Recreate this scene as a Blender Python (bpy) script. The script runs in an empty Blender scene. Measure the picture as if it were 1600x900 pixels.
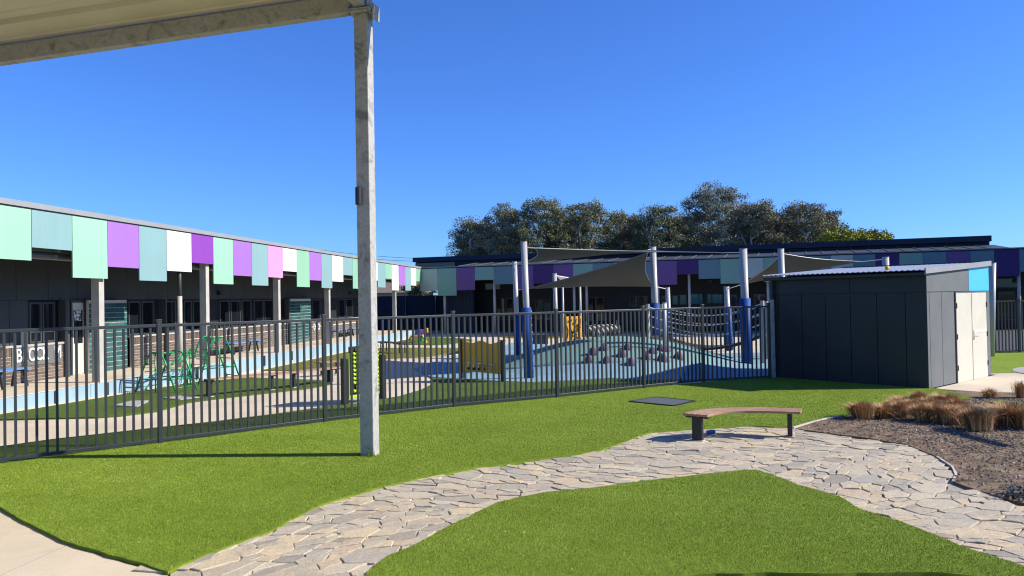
import bpy, bmesh, math, random
import numpy as np
from mathutils import Vector, Matrix
from mathutils.geometry import delaunay_2d_cdt

random.seed(7); RNG = np.random.default_rng(7)
D = bpy.data; SC = bpy.context.scene; COL = SC.collection
R = math.radians

# ------------------------------------------------------------------ camera
EYE = 2.1; F = 1200.0; PITCH = math.atan(16/1200); ROLL = 0.018
_f = Vector((0, math.cos(PITCH), math.sin(PITCH)))
_r0 = Vector((1, 0, 0)); _u0 = Vector((0, -math.sin(PITCH), math.cos(PITCH)))
CR = _r0*math.cos(ROLL) - _u0*math.sin(ROLL)
CU = _r0*math.sin(ROLL) + _u0*math.cos(ROLL)
cam_d = D.cameras.new('camera'); cam = D.objects.new('camera', cam_d); COL.objects.link(cam)
cam_d.sensor_width = 36; cam_d.lens = 27.0; cam_d.clip_start = 0.05; cam_d.clip_end = 3000
m = Matrix((CR, CU, -_f)).transposed().to_4x4(); m.translation = (0, 0, EYE)
cam.matrix_world = m
SC.camera = cam

# ------------------------------------------------------------------ light
SUN_EL = R(34); SH = Vector((-0.9986, 0.053)).normalized()      # shadows run this way on the ground
to_sun = Vector((-SH.x*math.cos(SUN_EL), -SH.y*math.cos(SUN_EL), math.sin(SUN_EL)))
sl = D.lights.new('sun', 'SUN'); sl.energy = 4.8; sl.angle = R(0.53); sl.color = (1.0, 0.925, 0.79)
so = D.objects.new('sun', sl); COL.objects.link(so)
so.rotation_euler = to_sun.to_track_quat('Z', 'Y').to_euler(); so.location = (30, -5, 25)
W = D.worlds.new('World'); SC.world = W; W.use_nodes = True
nt = W.node_tree; nt.nodes.clear()
sky = nt.nodes.new('ShaderNodeTexSky'); sky.sky_type = 'NISHITA'; sky.sun_disc = False
sky.sun_elevation = SUN_EL; sky.sun_rotation = math.atan2(to_sun.x, to_sun.y)
sky.altitude = 0; sky.air_density = 1.0; sky.dust_density = 0.15; sky.ozone_density = 5.0
bg = nt.nodes.new('ShaderNodeBackground'); bg.inputs[1].default_value = 0.115
wo = nt.nodes.new('ShaderNodeOutputWorld')
tint = nt.nodes.new('ShaderNodeMix'); tint.data_type = 'RGBA'; tint.blend_type = 'MULTIPLY'; tint.inputs[0].default_value = 1; tint.inputs[7].default_value = (.335, .565, 1.0, 1)   # deep clear winter blue
nt.links.new(sky.outputs[0], tint.inputs[6]); nt.links.new(tint.outputs[2], bg.inputs[0]); nt.links.new(bg.outputs[0], wo.inputs[0])
vs = SC.view_settings; vs.view_transform = 'Standard'; vs.look = 'None'; vs.gamma = 1; vs.exposure = 0.77
vs.use_curve_mapping = False
SC.cycles.filter_width = 1.15; SC.cycles.max_bounces = 6; SC.cycles.diffuse_bounces = 3; SC.cycles.transparent_max_bounces = 8

# ------------------------------------------------------------------ pixel rays
def ray(u, v):
    return (CR*((u-800)/F) + CU*((450-v)/F) + _f)
FA = Vector((-5.29, 11.53)); FB = Vector((6.35, 18.9)); FD = (FB-FA).normalized(); FN = Vector((-FD.y, FD.x))
def zg(x, y):
    d = (Vector((x, y))-FA).dot(FN)
    t = min(1, max(0, d/18)); return -0.35*t*t*(3-2*t)
def gp(u, v, z=0.0):
    d = ray(u, v); t = (z-EYE)/d.z; return Vector((d.x*t, d.y*t, z))
def gt(u, v, off=0.0):
    z = 0.0
    for _ in range(12):
        p = gp(u, v, z); z = 0.5*z + 0.5*(zg(p.x, p.y)+off)
    return p
def dp(u, v, Y):
    d = ray(u, v); t = Y/d.y; return Vector((d.x*t, Y, EYE+d.z*t))
def vp(u, v, A, n):            # hit the vertical plane through A with plan normal n
    d = ray(u, v); t = (A[0]*n[0]+A[1]*n[1])/(d.x*n[0]+d.y*n[1]); return Vector((d.x*t, d.y*t, EYE+d.z*t))

# ------------------------------------------------------------------ materials
def lin(h):
    if isinstance(h, str):
        c = [int(h[i:i+2], 16)/255 for i in (0, 2, 4)]
        return tuple(x/12.92 if x <= .04045 else ((x+.055)/1.055)**2.4 for x in c)
    return h
class NT:
    def __init__(s, name):
        s.m = D.materials.new(name); s.m.use_nodes = True; s.t = s.m.node_tree
        s.b = s.t.nodes['Principled BSDF']; s.out = s.t.nodes['Material Output']
    def n(s, typ, **kw):
        x = s.t.nodes.new(typ)
        for k, v in kw.items():
            if k in ('blend_type', 'data_type', 'operation', 'attribute_name', 'noise_dimensions', 'feature', 'distance', 'wave_type', 'bands_direction', 'interpolation_type'): setattr(x, k, v)
            else: x.inputs[k].default_value = v
        return x
    def l(s, a, b): s.t.links.new(a, b)
    def coord(s, kind='Object'):
        return s.n('ShaderNodeTexCoord').outputs[kind]
    def noise(s, scale, detail=3, rough=.55, vec=None, dist=0):
        x = s.n('ShaderNodeTexNoise', Scale=scale, Detail=detail, Roughness=rough, Distortion=dist)
        s.l(vec if vec is not None else s.coord(), x.inputs['Vector']); return x.outputs['Fac']
    def ramp(s, fac, stops):
        x = s.n('ShaderNodeValToRGB'); e = x.color_ramp.elements
        while len(e) < len(stops): e.new(.5)
        for q, (p, c) in zip(e, stops): q.position = p; q.color = (*lin(c), 1) if len(lin(c)) == 3 else c
        s.l(fac, x.inputs[0]); return x.outputs[0]
    def mix(s, a, b, fac, mode='MIX'):
        x = s.n('ShaderNodeMix', data_type='RGBA', blend_type=mode)
        for sock, val in ((x.inputs[6], a), (x.inputs[7], b), (x.inputs[0], fac)):
            if hasattr(val, 'node'): s.l(val, sock)
            elif isinstance(val, (int, float)): sock.default_value = val
            else: sock.default_value = (*val, 1)
        return x.outputs[2]
    def math(s, op, a, b=0.0):
        x = s.n('ShaderNodeMath', operation=op)
        for sock, val in ((x.inputs[0], a), (x.inputs[1], b)):
            if hasattr(val, 'node'): s.l(val, sock)
            else: sock.default_value = val
        return x.outputs[0]
    def bump(s, h, strength=.3, dist=.01):
        x = s.n('ShaderNodeBump', Strength=strength, Distance=dist); s.l(h, x.inputs['Height'])
        s.l(x.outputs[0], s.b.inputs['Normal'])
    def col(s, c): s.l(c, s.b.inputs['Base Color'])
    def set(s, **kw):
        for k, v in kw.items(): s.b.inputs[k.replace('_', ' ')].default_value = v
        return s
def streaked(name, c):
    n = NT(name); c = lin(c); g = n.coord('Object'); mp = n.n('ShaderNodeMapping'); mp.inputs['Scale'].default_value = (7, 7, .35); n.l(g, mp.inputs[0])
    st = n.noise(1.0, 4, .6, mp.outputs[0]); bg_ = n.noise(.5, 3, .5, g)
    k = n.ramp(st, [(.35, tuple(x*.965 for x in c)), (.62, c)]); n.col(n.mix(k, n.ramp(bg_, [(.3, (.93, .93, .93)), (.7, (1.03, 1.03, 1.03))]), .9, 'MULTIPLY')); n.set(Roughness=.42); n.b.inputs['Specular IOR Level'].default_value = .3; return n.m
def paint(name, c, rough=.5, metal=0, var=.12, scale=3, bump=0, bscale=60, spec=.5):
    n = NT(name); c = lin(c)
    f = n.noise(scale, 4)
    dk = tuple(x*(1-var) for x in c); lt = tuple(min(1, x*(1+var)) for x in c)
    n.col(n.ramp(f, [(.3, dk), (.7, lt)])); n.set(Roughness=rough, Metallic=metal)
    n.b.inputs['Specular IOR Level'].default_value = spec
    if bump: n.bump(n.noise(bscale, 3), bump, .004)
    return n.m
M = {}
M['mint'] = streaked('mint_panel_paint', (.265, .50, .36))
M['mint2'] = streaked('pale_green_panel_paint', (.225, .43, .30))
M['sky_panel'] = streaked('light_blue_panel_paint', (.20, .335, .35))
M['lilac'] = streaked('lilac_panel_paint', (.30, .14, .46))
M['violet'] = streaked('violet_panel_paint', (.21, .05, .34))
M['pink'] = streaked('pink_panel_paint', (.58, .27, .54))
M['white_panel'] = streaked('white_panel_paint', (.60, .63, .60))
M['deep_violet'] = streaked('deep_violet_panel_paint', (.035, .010, .11))
M['purple'] = streaked('purple_panel_paint', (.11, .055, .20))
M['seagreen'] = streaked('sea_green_panel_paint', (.145, .29, .25))
M['steel'] = streaked('steel_blue_panel_paint', (.085, .17, .21))
M['palegrey'] = streaked('pale_grey_green_panel_paint', (.30, .37, .36))
M['char'] = paint('charcoal_cladding_paint', (.045, .052, .058), .5, var=.08, scale=1.2, spec=.35)
M['charfence'] = paint('charcoal_powdercoat', (.021, .026, .031), .42, var=.06, scale=2)
M['black'] = paint('black_plastic', (.012, .012, .014), .45, var=.1)
M['navy'] = paint('navy_roof_paint', (.013, .021, .045), .6, var=.1, scale=.7, spec=.3)
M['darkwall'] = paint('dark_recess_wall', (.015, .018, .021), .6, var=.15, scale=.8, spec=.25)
M['gutter'] = paint('mid_grey_metal', (.16, .165, .17), .45, .3, var=.08, scale=2)
M['capgrey'] = paint('grey_roof_flashing', (.26, .27, .28), .5, .1, var=.06, scale=2)
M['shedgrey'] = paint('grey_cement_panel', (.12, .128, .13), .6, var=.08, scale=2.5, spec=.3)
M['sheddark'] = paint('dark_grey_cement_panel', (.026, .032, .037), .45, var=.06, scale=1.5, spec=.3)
M['cyan'] = paint('cyan_panel_paint', (.05, .42, .68), .45, var=.03)
M['cream'] = paint('cream_door_paint', (.53, .50, .41), .5, var=.05, scale=2.5)
M['creamroof'] = paint('cream_ceiling_sheet', (.58, .53, .43), .5, var=.06, scale=1.5, spec=.3)
M['bluewall'] = paint('pale_blue_painted_render', (.24, .36, .45), .7, var=.09, scale=1.3, bump=.2)
M['benchblue'] = paint('blue_powdercoat', (.09, .22, .5), .4, var=.05)
M['pad'] = paint('royal_blue_vinyl', (.008, .055, .235), .6, var=.1, scale=4, spec=.2)
M['postwhite'] = paint('silver_white_steel', (.36, .358, .35), .4, .0, var=.04, scale=3)
M['sail'] = paint('olive_grey_shade_cloth', (.066, .072, .070), .85, var=.08, scale=1, spec=.1)
M['sailwhite'] = paint('white_shade_cloth', (.75, .76, .76), .8, var=.05, spec=.1)
M['yellow'] = paint('mustard_plastic', (.60, .35, .012), .42, var=.06)
M['yellow2'] = paint('bright_yellow_plastic', (.85, .42, .02), .42, var=.06)
M['lime'] = paint('lime_plastic', (.36, .62, .03), .4, var=.05)
M['ball'] = paint('yellow_green_plastic', (.55, .74, .04), .35, var=.05)
M['green'] = paint('green_powdercoat', (.012, .25, .085), .32, var=.05)
M['cone'] = paint('mauve_grey_rubber', (.125, .095, .15), .9, var=.2, scale=20, spec=.1)
M['rope'] = paint('white_rope', (.75, .75, .72), .8, var=.08, scale=30)
M['rubber'] = paint('dark_rubber', (.022, .021, .022), .8, var=.2, scale=6)
M['white'] = paint('white_paint', (.8, .8, .8), .4, var=.03)
M['chrome'] = paint('brushed_steel', (.6, .6, .6), .25, .9, var=.04)
M['redplastic'] = paint('red_plastic', (.6, .05, .02), .4)
M['purpleplastic'] = paint('purple_plastic', (.12, .05, .4), .4)
M['orange'] = paint('amber_plastic', (.85, .38, .02), .4)
M['litter'] = paint('blue_foil', (.04, .13, .42), .3, .2, var=.3, scale=60)
M['drain'] = paint('slate_grey_composite', (.075, .085, .10), .7, var=.12, scale=10, bump=.15)
M['trunk'] = paint('eucalypt_bark', (.36, .32, .27), .85, var=.35, scale=1.4)
M['roofsheet'] = paint('zinc_roof_sheet', (.34, .36, .40), .4, .5, var=.06, scale=2)
M['tile'] = paint('brown_roof_tile', (.16, .125, .11), .8, var=.2, scale=6)
M['tealstone'] = None

def brickmat(name, a, b):
    n = NT(name)
    at = n.n('ShaderNodeAttribute', attribute_name='rnd')
    c = n.ramp(at.outputs['Fac'], [(0, a), (.5, tuple((x+y)/2 for x, y in zip(lin(a), lin(b)))), (1, b)])
    c = n.mix(c, n.ramp(n.noise(25, 4), [(.3, (.6, .6, .6)), (.7, (1.2, 1.2, 1.2))]), .7, 'MULTIPLY')
    n.col(c); n.set(Roughness=.75); n.bump(n.noise(90, 3), .3, .004); return n.m
M['brick'] = brickmat('brown_brick', (.075, .055, .045), (.17, .13, .105))
n_ = NT('teal_glazed_brick'); at = n_.n('ShaderNodeAttribute', attribute_name='rnd')
n_.col(n_.ramp(at.outputs['Fac'], [(0, (.02, .07, .075)), (1, (.045, .13, .13))])); n_.set(Roughness=.16); M['tealbrick'] = n_.m
M['mortar'] = paint('pale_mortar', (.48, .44, .38), .9, var=.1, scale=12)

# galvanised steel: mottled spangle and darker runs
n = NT('galvanised_steel')
a = n.noise(3.2, 5, .62, dist=.8); b = n.noise(26, 3)
c = n.ramp(a, [(.34, (.18, .176, .165)), (.44, (.335, .33, .312)), (.56, (.37, .365, .345)), (.65, (.255, .25, .236)), (.72, (.40, .395, .375))])
n.col(n.mix(c, n.ramp(b, [(.3, (.8, .8, .8)), (.7, (1.12, 1.12, 1.12))]), .8, 'MULTIPLY'))
n.set(Metallic=.0, Roughness=.55); n.bump(b, .06, .003); M['galv'] = n.m
n = NT('galvanised_column_pale'); a = n.noise(2.4, 5, .6)
n.col(n.ramp(a, [(.3, (.33, .315, .28)), (.7, (.46, .44, .40))])); n.set(Metallic=.0, Roughness=.5); M['galv2'] = n.m

# concrete
def concrete(name, a, b, stain=(.42, .33, .22)):
    n = NT(name)
    big = n.noise(.55, 5, .6); fine = n.noise(55, 4, .6); mid = n.noise(2.2, 4, .55, dist=.5)
    c = n.ramp(big, [(.3, a), (.7, b)])
    c = n.mix(c, stain, n.ramp(mid, [(.55, (0, 0, 0)), (.75, (.6, .6, .6))]))
    c = n.mix(c, n.ramp(fine, [(.25, (.82, .82, .82)), (.7, (1.08, 1.08, 1.08))]), .7, 'MULTIPLY')
    n.col(c); n.set(Roughness=.85); n.bump(fine, .18, .004); n.b.inputs['Specular IOR Level'].default_value = .25
    return n.m
M['conc'] = concrete('buff_concrete', (.46, .39, .285), (.62, .53, .40))
M['conc2'] = concrete('pale_concrete', (.48, .405, .31), (.61, .525, .405), (.5, .42, .31))
M['concgrey'] = concrete('grey_concrete', (.30, .29, .28), (.40, .39, .37))

# turf
def turf(name, a, b, c3, sc=1.0):
    n = NT(name); g = n.coord('Object')
    big = n.noise(.7*sc, 4, .6, g); fine = n.noise(140, 3, .7, g); mid = n.noise(9, 4, .6, g)
    c = n.ramp(fine, [(.28, a), (.52, b), (.75, c3)])
    c = n.mix(c, n.ramp(mid, [(.3, (.8, .8, .8)), (.7, (1.15, 1.15, 1.15))]), .8, 'MULTIPLY')
    c = n.mix(c, n.ramp(big, [(.3, (.86, .86, .86)), (.7, (1.1, 1.1, 1.1))]), .9, 'MULTIPLY')
    n.col(c); n.set(Roughness=.75); n.bump(fine, .9, .02); n.b.inputs['Specular IOR Level'].default_value = .15
    return n.m
M['turf'] = turf('bright_artificial_turf', (.14, .205, .014), (.20, .29, .022), (.27, .365, .045))
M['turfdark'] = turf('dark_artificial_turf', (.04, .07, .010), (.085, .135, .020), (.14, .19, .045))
M['olive'] = turf('olive_lawn', (.09, .085, .014), (.16, .16, .03), (.24, .22, .06))
M['wildgrass'] = turf('grass_ground', (.05, .06, .012), (.10, .12, .025), (.16, .16, .05))
n = NT('turf_blade'); at = n.n('ShaderNodeAttribute', attribute_name='rnd')
n.col(n.ramp(at.outputs['Fac'], [(0, (.105, .16, .012)), (.4, (.188, .268, .026)), (.85, (.264, .35, .048)), (1, (.46, .52, .15))]))
n.set(Roughness=.6); n.b.inputs['Specular IOR Level'].default_value = .2; M['blade'] = n.m

# soft-fall rubber
def softfall(name, a, b):
    n = NT(name); f = n.noise(160, 2, .6); g = n.noise(1.1, 4)
    c = n.ramp(f, [(.3, a), (.7, b)])
    n.col(n.mix(c, n.ramp(g, [(.3, (.88, .88, .88)), (.7, (1.08, 1.08, 1.08))]), .8, 'MULTIPLY'))
    n.set(Roughness=.9); n.b.inputs['Specular IOR Level'].default_value = .15; n.bump(f, .2, .004); return n.m
M['softblue'] = softfall('light_blue_softfall', (.15, .26, .34), (.23, .36, .44))
M['softteal'] = softfall('teal_softfall', (.12, .235, .235), (.205, .33, .325))
# paving stone
n = NT('sandstone_paver'); at = n.n('ShaderNodeAttribute', attribute_name='rnd'); g = n.coord('Object')
c = n.ramp(at.outputs['Fac'], [(0, (.27, .245, .20)), (.2, (.41, .365, .28)), (.4, (.48, .413, .305)), (.6, (.365, .323, .255)), (.75, (.52, .428, .28)), (.88, (.46, .362, .255)), (1, (.335, .315, .275))])
c = n.mix(c, (.50, .36, .20), n.ramp(n.noise(2.6, 5, .62, g, .6), [(.56, (0, 0, 0)), (.74, (.6, .6, .6))]))
c = n.mix(c, (.27, .26, .24), n.ramp(n.noise(4.5, 6, .65, g, .4), [(.54, (0, 0, 0)), (.74, (.6, .6, .6))]))
c = n.mix(c, n.ramp(n.noise(38, 5, .65, g), [(.3, (.72, .72, .72)), (.7, (1.18, 1.18, 1.18))]), .8, 'MULTIPLY')
n.col(c); n.set(Roughness=.82); n.b.inputs['Specular IOR Level'].default_value = .3
h = n.math('ADD', n.math('MULTIPLY', n.noise(9, 6, .6, g), 1.6), n.noise(60, 4, .6, g)); n.bump(h, .6, .012); M['stone'] = n.m
n = NT('path_mortar'); f = n.noise(45, 4)
n.col(n.ramp(n.noise(2.3, 5), [(.40, (.15, .13, .11)), (.55, (.39, .35, .295))])); n.set(Roughness=.95); n.bump(f, .5, .008); M['pathmortar'] = n.m
# soil
n = NT('garden_soil'); g = n.coord('Object'); f = n.noise(60, 5, .65, g); mid = n.noise(3.5, 5, .6, g)
c = n.ramp(mid, [(.3, (.105, .072, .048)), (.55, (.225, .165, .112)), (.75, (.31, .24, .17))])
n.col(n.mix(c, n.ramp(f, [(.3, (.55, .55, .55)), (.7, (1.25, 1.25, 1.25))]), .85, 'MULTIPLY')); n.set(Roughness=.95); n.bump(f, .9, .02)
n.b.inputs['Specular IOR Level'].default_value = .1; M['soil'] = n.m
n = NT('bark_chip'); at = n.n('ShaderNodeAttribute', attribute_name='rnd')
n.col(n.ramp(at.outputs['Fac'], [(0, (.05, .038, .03)), (.55, (.16, .125, .10)), (.85, (.30, .25, .20)), (1, (.48, .43, .36))])); n.set(Roughness=.9); M['chip'] = n.m
n = NT('dry_grass'); at = n.n('ShaderNodeAttribute', attribute_name='rnd')
n.col(n.ramp(at.outputs['Fac'], [(0, (.19, .095, .036)), (.4, (.38, .20, .075)), (.75, (.52, .30, .125)), (.92, (.62, .44, .23)), (1, (.22, .22, .06))])); n.set(Roughness=.7); M['dry'] = n.m
n = NT('shrub_leaf'); at = n.n('ShaderNodeAttribute', attribute_name='rnd')
n.col(n.ramp(at.outputs['Fac'], [(0, (.010, .018, .006)), (1, (.04, .065, .02))])); n.set(Roughness=.4); M['shrub'] = n.m
def leafmat(name, st):
    n = NT(name); at = n.n('ShaderNodeAttribute', attribute_name='rnd')
    n.col(n.ramp(at.outputs['Fac'], st)); n.set(Roughness=.5); n.b.inputs['Specular IOR Level'].default_value = .12; return n.m
M['leaf0'] = leafmat('olive_gum_leaf', [(0, (.10, .11, .052)), (.6, (.17, .178, .095)), (1, (.24, .235, .145))])
M['leaf1'] = leafmat('grey_green_gum_leaf', [(0, (.12, .132, .086)), (.6, (.20, .212, .145)), (1, (.285, .285, .21))])
M['leaf2'] = leafmat('brown_tipped_gum_leaf', [(0, (.115, .115, .062)), (.6, (.19, .18, .108)), (1, (.265, .235, .15))])
M['leaf3'] = leafmat('yellow_green_leaf', [(0, (.12, .13, .015)), (.6, (.25, .25, .03)), (1, (.38, .37, .06))])
# timber slats
n = NT('weathered_timber'); g = n.coord('Object'); mp = n.n('ShaderNodeMapping'); mp.inputs['Scale'].default_value = (3, 3, 40); n.l(g, mp.inputs[0])
gr = n.noise(6, 5, .6, mp.outputs[0], .3)
c = n.ramp(gr, [(.3, (.21, .115, .065)), (.55, (.34, .19, .105)), (.75, (.45, .28, .17))])
n.col(n.mix(c, (.44, .36, .30), n.ramp(n.noise(2.3, 4, .6, g), [(.5, (0, 0, 0)), (.75, (.5, .5, .5))]))); n.set(Roughness=.65); n.bump(gr, .2, .003); M['timber'] = n.m
# window glass
n = NT('dark_window_glass'); n.set(Roughness=.04); n.b.inputs['Base Color'].default_value = (.008, .011, .014, 1); n.b.inputs['Specular IOR Level'].default_value = .6; M['glass'] = n.m
n = NT('teal_reflecting_glass'); n.set(Roughness=.06); n.b.inputs['Base Color'].default_value = (.03, .14, .15, 1); M['glass2'] = n.m
# poster print
n = NT('poster_print'); f = n.noise(22, 3, .6); x = n.n('ShaderNodeMath', operation='GREATER_THAN'); n.l(f, x.inputs[0]); x.inputs[1].default_value = .5
n.col(n.mix((.03, .03, .03), (.75, .76, .74), x.outputs[0])); M['poster'] = n.m
# diagonal net print (chevrons)
n = NT('striped_net'); w = n.n('ShaderNodeTexWave', Scale=1.9, bands_direction='DIAGONAL'); n.l(n.coord(), w.inputs[0])
x = n.n('ShaderNodeMath', operation='GREATER_THAN'); n.l(w.outputs['Fac'], x.inputs[0]); x.inputs[1].default_value = .78
n.col(n.mix((.02, .02, .02), (.36, .37, .36), x.outputs[0])); n.set(Roughness=.8); M['stripes'] = n.m

# ------------------------------------------------------------------ mesh helpers
class MB:
    def __init__(s): s.v = []; s.f = []; s.r = []
    def add(s, vs, fs, rnd=None):
        o = len(s.v); s.v += [tuple(p) for p in vs]; s.f += [tuple(i+o for i in f) for f in fs]
        s.r += [rnd if rnd is not None else .5]*len(vs); return s
    def frame(s, c, ax, ay, az, sx, sy, sz, rnd=None):   # box about centre with axes and full sizes
        c = Vector(c); ax = Vector(ax)*sx/2; ay = Vector(ay)*sy/2; az = Vector(az)*sz/2
        vs = [c+ax*i+ay*j+az*k for k in (-1, 1) for (i, j) in ((-1, -1), (1, -1), (1, 1), (-1, 1))]
        return s.add(vs, [(3, 2, 1, 0), (4, 5, 6, 7), (0, 1, 5, 4), (1, 2, 6, 5), (2, 3, 7, 6), (3, 0, 4, 7)], rnd)
    def box(s, c, size, rz=0, rnd=None):
        a = (math.cos(rz), math.sin(rz), 0); b = (-math.sin(rz), math.cos(rz), 0)
        return s.frame(c, a, b, (0, 0, 1), *size, rnd=rnd)
    def beam(s, p, q, w, h, up=(0, 0, 1)):
        p = Vector(p); q = Vector(q); d = q-p; L = d.length; d = d/L; u = Vector(up)
        x = d.cross(u); x = x.normalized() if x.length > 1e-4 else Vector((1, 0, 0)); u = x.cross(d)
        return s.frame((p+q)/2, x, d, u, w, L, h)
    def tube(s, path, r, n=8, caps=True):
        path = [Vector(p) for p in path]; N = len(path); rr = r if isinstance(r, (list, tuple)) else [r]*N
        vs = []; prev = None
        for i, p in enumerate(path):
            t = (path[min(i+1, N-1)]-path[max(i-1, 0)])
            t = t.normalized() if t.length > 1e-9 else Vector((0, 0, 1))
            if prev is None:
                a = Vector((0, 0, 1)) if abs(t.z) < .9 else Vector((1, 0, 0)); x = t.cross(a).normalized()
            else:
                x = (prev - t*prev.dot(t)).normalized()
            prev = x; y = t.cross(x)
            vs += [p+(x*math.cos(2*math.pi*k/n)+y*math.sin(2*math.pi*k/n))*rr[i] for k in range(n)]
        fs = [(i*n+k, i*n+(k+1) % n, (i+1)*n+(k+1) % n, (i+1)*n+k) for i in range(N-1) for k in range(n)]
        if caps: fs += [tuple(range(n-1, -1, -1)), tuple(range((N-1)*n, N*n))]
        return s.add(vs, fs)
    def prism(s, poly, z0, z1, rnd=None):
        n = len(poly); vs = [(p[0], p[1], z0) for p in poly]+[(p[0], p[1], z1) for p in poly]
        fs = [tuple(range(n-1, -1, -1)), tuple(range(n, 2*n))]+[(i, (i+1) % n, n+(i+1) % n, n+i) for i in range(n)]
        return s.add(vs, fs, rnd)
    def build(s, name, mat, parent=None, smooth=False, bevel=0, rnd=False):
        me = D.meshes.new(name); me.from_pydata(s.v, [], s.f); me.materials.append(M[mat] if isinstance(mat, str) else mat)
        if rnd:
            a = me.attributes.new('rnd', 'FLOAT', 'POINT'); a.data.foreach_set('value', s.r)
        if smooth: me.polygons.foreach_set('use_smooth', [True]*len(me.polygons))
        return link(name, me, parent, bevel)
def link(name, me, parent=None, bevel=0):
    o = D.objects.new(name, me); COL.objects.link(o)
    if parent is not None:
        o.parent = parent; o.matrix_parent_inverse = inv_world(parent)
    if bevel:
        b = o.modifiers.new('bevel', 'BEVEL'); b.width = bevel; b.segments = 2; b.limit_method = 'ANGLE'; b.angle_limit = R(40)
    return o
def inv_world(o):
    if o.parent is not None: return Matrix.Identity(4)      # parts are all built in world coordinates
    return Matrix.Translation(-Vector(o.location))
def thing(name, label, cat, loc=(0, 0, 0), group=None):
    o = D.objects.new(name, None); COL.objects.link(o); o.location = loc; o.empty_display_size = .2
    return tag(o, label, cat, group)
def tag(o, label, cat, group=None):
    o['label'] = label; o['category'] = cat
    if group: o['group'] = group
    return o
def struct(o, label=None):
    o['kind'] = 'structure'
    if label: o['label'] = label
    return o
def stuff(o, label=None, cat=None):
    o['kind'] = 'stuff'
    if label: tag(o, label, cat)
    return o
def smoothpoly(P, it=2):
    for _ in range(it):
        Q = []
        for i in range(len(P)):
            a, b = Vector(P[i]), Vector(P[(i+1) % len(P)]); Q += [a*.75+b*.25, a*.25+b*.75]
        P = Q
    return P
def inpoly(x, y, P):
    c = False; j = len(P)-1
    for i in range(len(P)):
        xi, yi = P[i][0], P[i][1]; xj, yj = P[j][0], P[j][1]
        if (yi > y) != (yj > y) and x < (xj-xi)*(y-yi)/(yj-yi)+xi: c = not c
        j = i
    return c
def inpoly_np(X, Y, P):
    c = np.zeros(X.shape, bool); j = len(P)-1
    for i in range(len(P)):
        xi, yi = P[i][0], P[i][1]; xj, yj = P[j][0], P[j][1]
        if yi != yj: c ^= ((yi > Y) != (yj > Y)) & (X < (xj-xi)*(Y-yi)/(yj-yi)+xi)
        j = i
    return c
def sheet(name, P, off, mat, res=.8, skirt=0, parent=None, zf=None, smooth=True, wob=0):
    """a thin sheet of ground filling outline P, draped on the terrain, with an optional turned-down edge"""
    zf = zf or zg
    B = []
    for i in range(len(P)):
        a, b = Vector(P[i][:2]), Vector(P[(i+1) % len(P)][:2]); k = max(1, int((b-a).length/res))
        B += [a.lerp(b, j/k) for j in range(k)]
    nb = len(B); V = list(B)
    xs = [p.x for p in B]; ys = [p.y for p in B]
    y = min(ys)+res*.5
    while y < max(ys):
        x = min(xs)+res*.5
        while x < max(xs):
            if inpoly(x, y, B): V.append(Vector((x+random.uniform(-.1, .1)*res, y+random.uniform(-.1, .1)*res)))
            x += res
        y += res
    r = delaunay_2d_cdt(V, [(i, (i+1) % nb) for i in range(nb)], [], 1, 1e-5)
    vs, fs = r[0], r[2]
    v3 = [(p.x, p.y, zf(p.x, p.y)+off+(wob*math.sin(p.x*3.1+p.y*1.7)*math.sin(p.y*2.3-p.x) if wob else 0)) for p in vs]
    f3 = [tuple(f) for f in fs]
    if skirt:
        cnt = {}
        for f in f3:
            for i in range(len(f)):
                e = (f[i], f[(i+1) % len(f)]); cnt[tuple(sorted(e))] = cnt.get(tuple(sorted(e)), []) + [e]
        for k, e in cnt.items():
            if len(e) == 1:
                a, b = e[0]; o = len(v3)
                v3 += [(*v3[a][:2], v3[a][2]-skirt), (*v3[b][:2], v3[b][2]-skirt)]; f3.append((b, a, o, o+1))
    me = D.meshes.new(name); me.from_pydata(v3, [], f3); me.materials.append(M[mat]); me.update()
    return link(name, me, parent)
def px(L, z=0.0): return [gp(u, v, z).xy for u, v in L]
def pxt(L): return [gt(u, v).xy for u, v in L]

# ================================================================== THE SETTING
# big ground sheet out to the horizon, following the gentle fall behind the fence
gx = np.concatenate([-np.geomspace(1500, 30, 14), np.arange(-28, 40, 2.0), np.geomspace(42, 1500, 14)])
gy = np.concatenate([-np.geomspace(600, 20, 8), np.arange(-18, 62, 2.0), np.geomspace(64, 2500, 16)])
gv = [(x, y, zg(x, y)-.07) for y in gy for x in gx]; nx = len(gx)
gf = [(j*nx+i, j*nx+i+1, (j+1)*nx+i+1, (j+1)*nx+i) for j in range(len(gy)-1) for i in range(nx-1)]
me = D.meshes.new('ground'); me.from_pydata(gv, [], gf); me.materials.append(M['wildgrass']); struct(link('ground', me))

UP = [(262, 899), (273, 892), (325, 869), (377, 851), (422, 835), (455, 817), (500, 793), (541, 780.6), (603, 763), (669, 748), (750, 733.7), (828, 723), (906, 712.5), (940, 705), (968.7, 696), (1000, 684), (1020, 678), (1080, 673), (1176, 668), (1216, 670), (1240, 670)]
LOW = [(540, 960), (575, 899), (606, 873), (650, 855.6), (694, 830.6), (734, 810), (775, 790), (812, 780.6), (853, 773), (937, 765), (1000, 756), (1080, 747), (1160, 738.5), (1182, 738.5), (1204, 745), (1248, 762), (1312, 780), (1344, 800), (1408, 820), (1460, 840), (1520, 864), (1600, 890), (1760, 945)]
BEDGE = [(1240, 671), (1304, 681), (1360, 688), (1420, 698), (1464, 716), (1488, 732), (1494, 744), (1489, 755), (1512, 764), (1560, 780), (1600, 790), (1760, 835)]
def fence_pt(t): return FA + FD*t
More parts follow.
